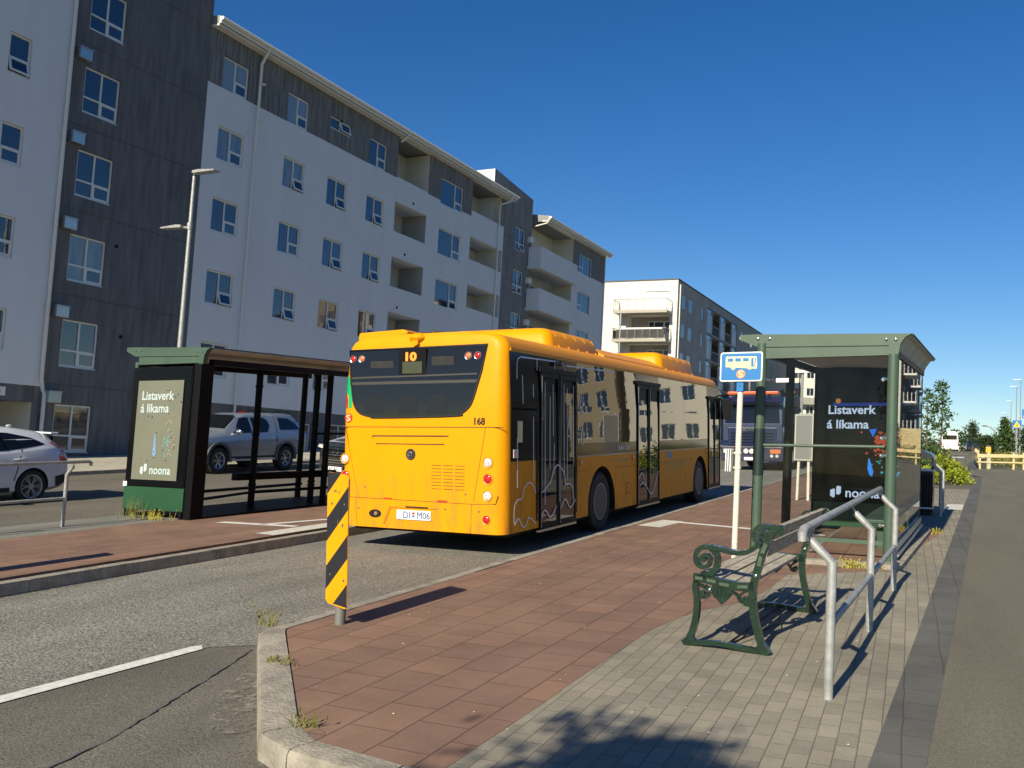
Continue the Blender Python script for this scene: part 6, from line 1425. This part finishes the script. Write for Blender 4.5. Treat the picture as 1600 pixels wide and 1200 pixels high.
# silver pick-up with canopy, front towards -y
def pickup():
    t = thing('pickup_truck', 'silver pick-up with canopy parked before the block, seen through the left shelter', 'pick-up', -20.15, 19.05, 0, radians(0), 'rot')
    m = paintm('silver_car_paint', (.27,.30,.34), .5)
    st_ = [(-.02,.52,.90,.96,.66,.70,.5),(.12,.42,1.00,1.08,.80,.82,.6),(.6,.42,1.08,1.18,.87,.88,.72),(1.15,.42,1.12,1.24,.88,.89,.74),(1.25,.42,1.14,1.27,.88,.89,.73),(1.85,.42,1.16,1.70,.88,.89,.62),(2.3,.42,1.17,1.78,.88,.89,.61),(3.2,.42,1.20,1.78,.88,.89,.61),(3.4,.42,1.21,1.77,.88,.89,.62),(3.55,.44,1.21,1.80,.88,.89,.63),(4.4,.46,1.22,1.79,.88,.88,.63),(4.75,.50,1.22,1.60,.86,.86,.64),(4.98,.55,1.20,1.28,.82,.82,.70),(5.02,.60,1.0,1.04,.78,.78,.70)]
    b = car_body(t, st_, m); arches(b, (.95, 3.90), .44, .88, .44); b.parent = t
    for s in (1, -1):
        side_sheet(t, st_, [(1.55,1.20),(2.32,1.21),(2.32,1.67),(2.2,1.68),(1.95,1.64)], M_cglass, 'side_window', s); side_sheet(t, st_, [(2.42,1.21),(3.02,1.23),(3.18,1.42),(3.15,1.60),(3.0,1.67),(2.42,1.67)], M_cglass, 'side_window', s)
        side_sheet(t, st_, [(3.62,1.30),(4.62,1.31),(4.45,1.50),(4.15,1.66),(3.66,1.68)], M_cglass, 'canopy_window', s); side_sheet(t, st_, [(3.42,.50),(3.46,.50),(3.49,1.74),(3.45,1.76)], M_joint, 'body_gap', s, .004)
        side_sheet(t, st_, [(2.36,.55),(2.375,.55),(2.375,1.2),(2.36,1.2)], M_joint, 'door_gap', s, .003)
        for yy, a0, a1 in ((.95, -12, 192), (3.90, -12, 192)):
            q = MB(); q.ribbon(arc(yy, .44, .47, a0, a1, 14), .075, s*.84, s*.93, 'x'); q.obj('wheel_arch', mat('arch_plastic', (.10,.105,.11), .6), t, smooth=0)
            wheel(t, (s*.78, yy, .39), .39, .25, s, M_alu, .62, 6)
        q = MB(); q.box(s*.80,s*.93,1.45,3.35,.36,.42); q.obj('side_step', M_alu, t, smooth=0, bevel=.01)
        q = MB(); q.sphere((s*1.0,1.62,1.25), .12, 10, 6, (1,.6,.75)); q.obj('wing_mirror', M_chrome, t)
        for yy in (2.15,3.12): q = MB(); q.tube([(s*.90,yy,1.02),(s*.935,yy+.05,1.03),(s*.935,yy+.14,1.03),(s*.90,yy+.19,1.03)], .016, 6); q.obj('door_handle', M_chrome, t)
        q = MB(); q.tube([(s*.52,3.6,1.82),(s*.52,3.75,1.87),(s*.52,4.3,1.87),(s*.52,4.45,1.82)], .016, 6); q.obj('roof_bar', M_black, t)
    q = MB(); q.add([(-.68,1.30,1.345),(.68,1.30,1.345),(.58,1.84,1.735),(-.58,1.84,1.735)], [(0,1,2,3)]); q.obj('windscreen', M_cglass, t, smooth=0)
    q = MB(); q.box(-.6,.6,1.35,4.6,.55,.9); q.obj('underbody', M_dark, t, smooth=0)
pickup()
# black van: front towards the camera
def van():
    t = thing('passenger_van', 'black van with chrome grille parked between the left shelter and the bus', 'van', -15.15, 20.2, 0, radians(-14), 'rot')
    m = paintm('black_van_paint', (.012,.013,.016))
    st_ = [(0,.32,.78,.84,.72,.76,.6),(.10,.25,.92,1.00,.86,.88,.72),(.45,.22,1.06,1.16,.93,.94,.80),(.95,.22,1.14,1.26,.95,.96,.82),(1.05,.22,1.15,1.32,.95,.96,.80),(1.75,.22,1.18,1.82,.95,.96,.72),(2.2,.22,1.18,1.90,.95,.96,.70),(4.8,.24,1.18,1.88,.95,.96,.70),(5.1,.28,1.10,1.80,.92,.92,.68)]
    b = car_body(t, st_, m); arches(b, (.95, 4.1), .38, .95, .34); b.parent = t
    q = MB(); q.add([(-.76,1.12,1.34),(.76,1.12,1.34),(.64,1.76,1.84),(-.64,1.76,1.84)], [(0,1,2,3)]); q.obj('windscreen', M_cglass, t, smooth=0)
    q = MB(); q.add([(-.78,.28,1.11),(.78,.28,1.11),(.80,.98,1.285),(-.80,.98,1.285)], [(0,1,2,3)]); q.obj('bonnet', paintm('bonnet_grey', (.45,.46,.48)), t, smooth=0)
    q = MB(); q.box(-.42,.42,-.03,.08,.72,.98); g = q.obj('grille', M_black, t, smooth=0, bevel=.02)
    for z_ in (.76,.83,.94): q = MB(); q.box(-.40,.40,-.045,-.028,z_,z_+.022); q.obj('grille_bar', M_chrome, g, smooth=0)
    q = MB(); q.ribbon(arc(0,.86,.105,0,360,20)[:-1], .018, -.065, -.045, 'y', closed=True)
    for a in (90,210,330): q.ribbon([(0,.86),(.10*cos(radians(a)),.86+.10*sin(radians(a)))], .016, -.062, -.048, 'y')
    q.obj('star_emblem', M_chrome, g, smooth=0)
    for s in (1,-1):
        q = MB(); q.prism([(s*.46,.90),(s*.84,.96),(s*.80,1.04),(s*.50,1.0)], -.005, .12, 'y'); q.obj('headlamp', M_clear, t, smooth=0); side_sheet(t, st_, [(1.5,1.22),(4.7,1.24),(4.6,1.72),(2.0,1.72)], M_cglass, 'side_window', s)
        for yy in (.95,4.1): wheel(t, (s*.84, yy, .34), .34, .22, s, M_alu, .62, 6)
    q = MB()
    for z_ in (.62,.55,.48): q.box(-.62,.62,-.045,.02,z_,z_+.018)
    q.obj('lower_grille_bar', M_chrome, t, smooth=0)
    q = MB(); q.box(-.28,.28,-.06,-.03,.33,.45); p = q.obj('number_plate', M_signw, t, smooth=0); put_text('plate_text', 'AZ A01', .125, M_bluetext, p, (-.25,-.063,.345), (1,0,0), (0,0,1))
van()
# truck with crane
def truck():
    t = thing('crane_truck', 'blue lorry with an orange light bar and a folded crane behind the right shelter', 'lorry', -7.05, 36.5, 0, 0, 'rot')
    m = paintm('truck_blue', (.001,.012,.06))
    q = MB(); q.prism([(0,.75),(-.02,1.2),(0,1.85),(.12,2.75),(.3,2.95),(1.9,2.98),(1.9,.75)], -1.2, 1.2, 'x'); cab = q.obj('cab', m, t, smooth=0, bevel=.05)
    q = MB(); q.add([(-1.08,-.012,1.90),(1.08,-.012,1.90),(1.02,.075,2.58),(-1.02,.075,2.58)], [(0,1,2,3)]); q.obj('windscreen', M_cglass, cab, smooth=0)
    q = MB(); q.prism([(-.22,2.62),(-.16,2.74),(.1,2.76),(.1,2.64)], -1.15, 1.15, 'x'); q.obj('sun_visor', M_cglass, cab, smooth=0)
    q = MB(); q.box(-1.0,1.0,.1,.4,3.05,3.17); q.obj('light_bar', mat('orange_bar', (.6,.08,.02), .3, emit=(.6,.06,.02), estr=.25), t, smooth=0, bevel=.03)
    q = MB(); q.box(-.7,-.6,.2,.3,2.95,3.06); q.box(.6,.7,.2,.3,2.95,3.06); q.obj('bar_bracket', M_black, t, smooth=0)
    gr_ = MB(); gr_.box(-.95,.95,-.06,.0,1.02,1.72); gr_ = gr_.obj('grille', m, cab, smooth=0, bevel=.02)
    for z_ in (1.10,1.22,1.34,1.46): q = MB(); q.box(-.85,.85,-.072,-.058,z_,z_+.05); q.obj('grille_slot', M_black, gr_, smooth=0)
    put_text('maker_name', 'SCANIA', .16, M_chrome, gr_, (-.36,-.075,1.585), (1,0,0), (0,0,1), bold=.008)
    q = MB(); q.box(-1.22,1.22,-.12,.5,.38,.98); bm = q.obj('bumper', paintm('bumper_dark', (.02,.025,.06)), t, smooth=0, bevel=.05)
    q = MB(); q.box(-1.2,1.2,-.128,-.11,.92,.95); q.obj('bumper_trim', M_chrome, bm, smooth=0)
    for x_ in (-.22,.0,.22): q = MB(); q.cyl((x_,-.15,.78), .10, .04, 'y', 18); q.obj('spot_lamp', M_clear, bm)
    for s in (1,-1):
        q = MB(); q.box(s*.72,s*1.12,-.14,-.1,.70,.86); q.obj('headlamp', M_amber if s > 0 else M_clear, bm, smooth=0)
        for x_ in (.78,.98): q = MB(); q.cyl((s*x_,-.14,.6), .06, .03, 'y', 12); q.obj('fog_lamp', M_clear, bm)
        q = MB(); q.box(s*1.22,s*1.42,-.2,-.12,1.75,2.5); q.tube([(s*1.1,0,2.55),(s*1.32,-.15,2.52)], .02, 6); q.obj('wing_mirror', M_black, cab, smooth=0, bevel=.02)
        for yy in (1.0, 5.2, 6.4): wheel(t, (s*1.05, yy, .5), .5, .3, s, mat('bus_rim', (.24,.25,.27), .5), .6)
    q = MB(); q.box(-.3,.3,-.14,-.12,.42,.54); p = q.obj('number_plate', M_signw, bm, smooth=0)
    q = MB(); q.box(-.45,.45,1.9,8.6,.65,.95); q.obj('chassis', M_dark, t, smooth=0)
    q = MB(); q.box(-1.24,1.24,3.3,8.6,.95,1.9); q.obj('load_body', mat('truck_body_dark', (.02,.025,.04), .6), t, smooth=0, bevel=.03)
    cr = MB(); cr.box(-.4,.5,2.1,2.9,.95,2.2); cr = cr.obj('crane_base', M_black, t, smooth=0, bevel=.04)
    for pts, r in (([(.2,2.5,2.2),(.9,2.5,3.1)], .16), ([(.9,2.5,3.1),(1.05,2.6,1.5)], .13), ([(.75,2.4,3.3),(1.3,2.5,2.3)], .10), ([(.5,2.4,2.0),(1.2,2.4,2.9)], .07), ([(.9,2.3,2.6),(.95,2.3,1.2)], .06)):
        q = MB(); q.tube(pts, r, 6); q.obj('crane_arm', M_black, cr, smooth=0)
    q = MB()
    for i in range(14): q.tube(smoothpath([Vector((.75+.05*i*.4,2.2,2.3)), Vector((.95+.02*i,2.1,3.0-.03*i)), Vector((1.15,2.15,2.5-.05*i)), Vector((.9,2.2,1.9))], 4), .022, 5)
    q.obj('hydraulic_hose', M_rubber, cr)
    q = MB(); q.ribbon(arc(1.18,3.22,.10,0,360,14)[:-1], .07, 2.35, 2.42, 'y', closed=True); q.obj('crane_hook', M_redm, cr, smooth=0)
truck()
# white van far away, seen from behind
t = thing('white_van', 'white high roof van seen from behind at the end of the path', 'van', .05, 127, 0, 0, 'rot')
m = paintm('white_van_paint', (.72,.72,.70)); q = MB(); q.prism([(-1.0,.3),(1.0,.3),(1.0,1.4),(.95,2.1),(.86,2.5),(.6,2.6),(-.6,2.6),(-.86,2.5),(-.95,2.1),(-1.0,1.4)], 0, 5.5, 'y'); b = q.obj('body', m, t, smooth=0, bevel=.05)
q = MB(); q.box(-.82,.82,-.02,.0,1.55,2.1); q.obj('rear_window', M_cglass, b, smooth=0, bevel=.02); q = MB(); q.box(-.8,.8,.1,5.2,.15,.35); q.obj('underbody', M_dark, t, smooth=0)
for s in (1,-1):
    q = MB(); q.box(s*.88,s*.99,-.02,0,.75,1.25); q.obj('tail_lamp', mat('dull_red', (.25,.05,.04), .3), b, smooth=0)
    for yy in (1.0,4.4): wheel(t, (s*.88, yy, .34), .34, .22, s, M_alu, .6)
q = MB(); q.box(-.22,.22,-.03,-.01,.6,.7); q.obj('number_plate', M_signw, b, smooth=0)
hatch(2.65, 122, 0, 'dark car with a pale front parked under the hedge beyond the fence', paintm('dark_car_paint', (.02,.022,.03)))

# ---------------- information board beyond the shelter ----------------
t = thing('notice_board', 'grey notice board on two pale posts seen through the shelter glass', 'notice board', -2.84, 20.4, .13, radians(-5))
for x_ in (-.10,.08): q = MB(); q.tube([(x_*1.3,0,-.05),(x_,0,1.9)], .03, 8); q.obj('post', M_pole, t)
q = MB(); q.box(-.22,.20,-.05,.02,.85,1.88); b = q.obj('board', mat('grey_board', (.17,.17,.17), .5), t, smooth=0, bevel=.01); q = MB(); q.wall(0, -.20,.18,.87,1.86, [(-.185,.165,.885,1.845)], .01); q.v = [(y,-.056,z) for x,y,z in q.v]; q.obj('board_frame', M_pole, b, smooth=0)
t = thing('lamp_post', 'slim lamp post with a flat white head seen through the shelter', 'street lamp', -5.75, 40, .1)
q = MB(); q.tube([(0,0,-.1),(.0,0,4.0)], .06, 8); q.obj('pole', M_zinc, t); q = MB(); q.box(-.38,.38,-.15,.15,4.0,4.12); q.obj('lamp_head', M_signw, t, smooth=0)

# ---------------- far buildings ----------------
def simple_block(lab, x0, x1, y0, y1, zt, m, faces, name='apartment_block', cat='apartment building', zb=2.0, group=None, glassm=None):
    """box building in true heights with real window recesses. faces: list of (face, [holes as (u0,u1,z0,z1)])"""
    t = thing(name, lab, cat, x0, y0, 0, 0, 'grav', group); W_, D_ = x1-x0, y1-y0; wl = MB()
    hs = {f: h for f, h in faces}
    def face(f, U):
        h = hs.get(f, [])
        q = MB(); q.wall(0, 0, U, zb, zt, h, .15)
        def mp(p):
            if f == 'front': return (p[1], -p[0], p[2])
            if f == 'right': return (W_+p[0], p[1], p[2])
            if f == 'left': return (-p[0], U-p[1], p[2])
            return (U-p[1], D_+p[0], p[2])
        wl.add([mp(p) for p in q.v], q.f)
        for (a, b, c, d) in h:
            g = MB(); k = MB(); k.wall(-.08, a, b, c, d, [(a+.06, (a+b)/2-.03, c+.06, d-.06), ((a+b)/2+.03, b-.06, c+.06, d-.06)], .05); fr_ = MB(); fr_.add([mp(p) for p in k.v], k.f); w_ = fr_.obj('window', M_wframe, t, smooth=0)
            g.add([mp(p) for p in [(-.125,a,c),(-.125,b,c),(-.125,b,d),(-.125,a,d)]], [(0,1,2,3)]); g.obj('pane', glassm or M_glass, w_, smooth=0)
    face('front', W_); face('right', D_); face('left', D_); face('back', W_)
    wl.obj('wall', m, t, smooth=0); r_ = MB(); r_.box(-.1, W_+.1, -.1, D_+.1, zt, zt+.25); r_.obj('roof', M_joint, t, smooth=0)
    return t
def grid(us, w_, zs, h_): return [(u, u+w_, z, z+h_) for u in us for z in zs]
t = simple_block('white block with a grey balcony band far behind the blue lorry', -27, -13, 155, 170, 22.3, M_b2end, [('front', grid([1.5, 3.4, 5.4, 7.3, 10.5, 12.0], 1.2, [7.2,10.1,13.1,16.0,19], 1.3))])
for z_ in (11.6, 8.6, 5.6): q = MB(); q.box(2.9, 9.5, -1.4, 0, z_, z_+1.15); q.obj('balcony', mat('grey_balcony', (.30,.29,.27), .8), t, smooth=0)
q = MB(); q.box(4.2,4.4,-.1,-.0,12.7,18.5); q.obj('downpipe', M_joint, t, smooth=0)
# buildings on the right hand side, seen only mirrored in the bus windows and the shelter glass; the black one is added
M_dk = mat('shade_grey_render', (.075,.085,.105), .8)  # darkness of the shaded side put into this grey
M_tan = mat('tan_render', (.36,.29,.20), .9, var=.05); M_ivory = mat('ivory_render', (.62,.58,.49), .9, var=.04)
t = simple_block('block with its shaded side painted dark and pale balconies across the path, mirrored in the shelter glass', 10.9, 22.6, 99, 137, 20.5, M_ivory, [('front', grid([1.0,3.9,6.6,9.2], 1.5, [5.2,8.2,11.2,14.2,17.2], 1.7)), ('left', grid([2.5,10,18,29], 1.8, [6.4,9.4,12.4,15.4,18], 1.5))])
t.rotation_euler = (0,0,radians(-4.6))
q = MB(); q.box(-.01,-.008,.5,37.5,2.5,20.4)
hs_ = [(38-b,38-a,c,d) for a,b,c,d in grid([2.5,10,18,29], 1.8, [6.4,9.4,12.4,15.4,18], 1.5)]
k = MB(); k.wall(0, .4, 37.6, 2.2, 20.45, hs_, .02); k.v = [(-.012-x, y, z) for x, y, z in k.v]; k.obj('shaded_side', M_dk, t, smooth=0)  # dark sheet over the ivory wall paints this side's shade
for z_ in (5.9, 8.9, 11.9, 14.9, 17.9):
    for a, b in ((5,9.5),(20.5,25),(30,34)):
        q = MB(); q.box(-1.3,-.02,a,b,z_,z_+.2); bl = q.obj('balcony', M_signw, t, smooth=0); q = MB()
        for i in range(9): yy = a+(b-a)*i/8; q.box(-1.28,-1.24,yy-.05,yy+.05,z_+.2,z_+1.15)
        q.box(-1.3,-1.22,a,b,z_+1.12,z_+1.2)
        for i in range(4): xx = -1.25+1.2*i/3; q.box(xx-.03,xx+.03,a,a+.04,z_+.2,z_+1.15)
        q.obj('railing', M_signw, bl, smooth=0)
q = MB(); q.box(-.6,-.02,37.2,37.9,3,20.5); q.obj('end_fin', M_b2end, t, smooth=0)
t = thing('timber_screen', 'slatted yellow timber screen across the path, mirrored in the shelter glass', 'fence', 8.4, 94.4, 0, 0)
for i in range(13): q = MB(); q.box(0,3.0,0,.05,.05+.16*i,.05+.16*i+.145); q.obj('board', M_pine, t, smooth=0)
for x_ in (0,1.5,3.0): q = MB(); q.box(x_-.05,x_+.05,.05,.15,-.1,2.15); q.obj('post', M_pine, t, smooth=0)
tree(10.6, 92.0, 2.4, .9, 'dark leafy shrub across the path beside the timber screen', seed=31, cb=.1, lsize=.13, dens=1.3, kind='shrub', cat='shrub', m=M_leafd)
simple_block('tan block across the path, mirrored in the rear bus windows', 23.4, 29.6, 97, 112, 21.5, M_tan, [('front', grid([1.2,3.4], 1.3, [5.4,8.4,11.4,14.4,17.4], 1.9)+grid([4.9], .8, [5.4,8.4,11.4,14.4,17.4], 1.4)), ('left', grid([2,6,10], 1.5, [5.4,8.4,11.4,14.4], 1.4))], glassm=M_glass)
simple_block('added black block across the path, darkens the reflection in the rear door of the bus', 29.8, 74, 99, 120, 19, mat('sky_blocker_black', (.012,.013,.018), .6), [('front', grid([4,10,16,22,28,34], 1.6, [8.4,14.4], 1.4))])  # unseen block added to darken the reflections in the bus side
hatch(-3.6, -9.5, 0, 'black car parked on the road behind, mirrored in the shelter glass', MATS['dark_car_paint'])
# grit and crumbs lying on the paving
R = random.Random(77); q = MB()
for i in range(210):
    y = R.uniform(3.7, 14); x = R.uniform(-4.4, XL(y)); r = R.uniform(.003, .009)*(1.6 if R.random() < .06 else 1); z = T(x, y)+.133; n = 5; a0 = R.random()*6
    q.add([(x+r*cos(a0+k*1.257)*R.uniform(.6,1.2), y+r*sin(a0+k*1.257)*R.uniform(.6,1.2), z) for k in range(n)]+[(x, y, z+r*.7)], [(k, (k+1) % n, n) for k in range(n)])
o = q.obj('paving_grit', mat('pale_grit', (.42,.38,.30), .9, var=.5, vscale=9), smooth=0); tag(o, 'crumbs of grit and small litter scattered over the paving', kind='stuff')
finish()
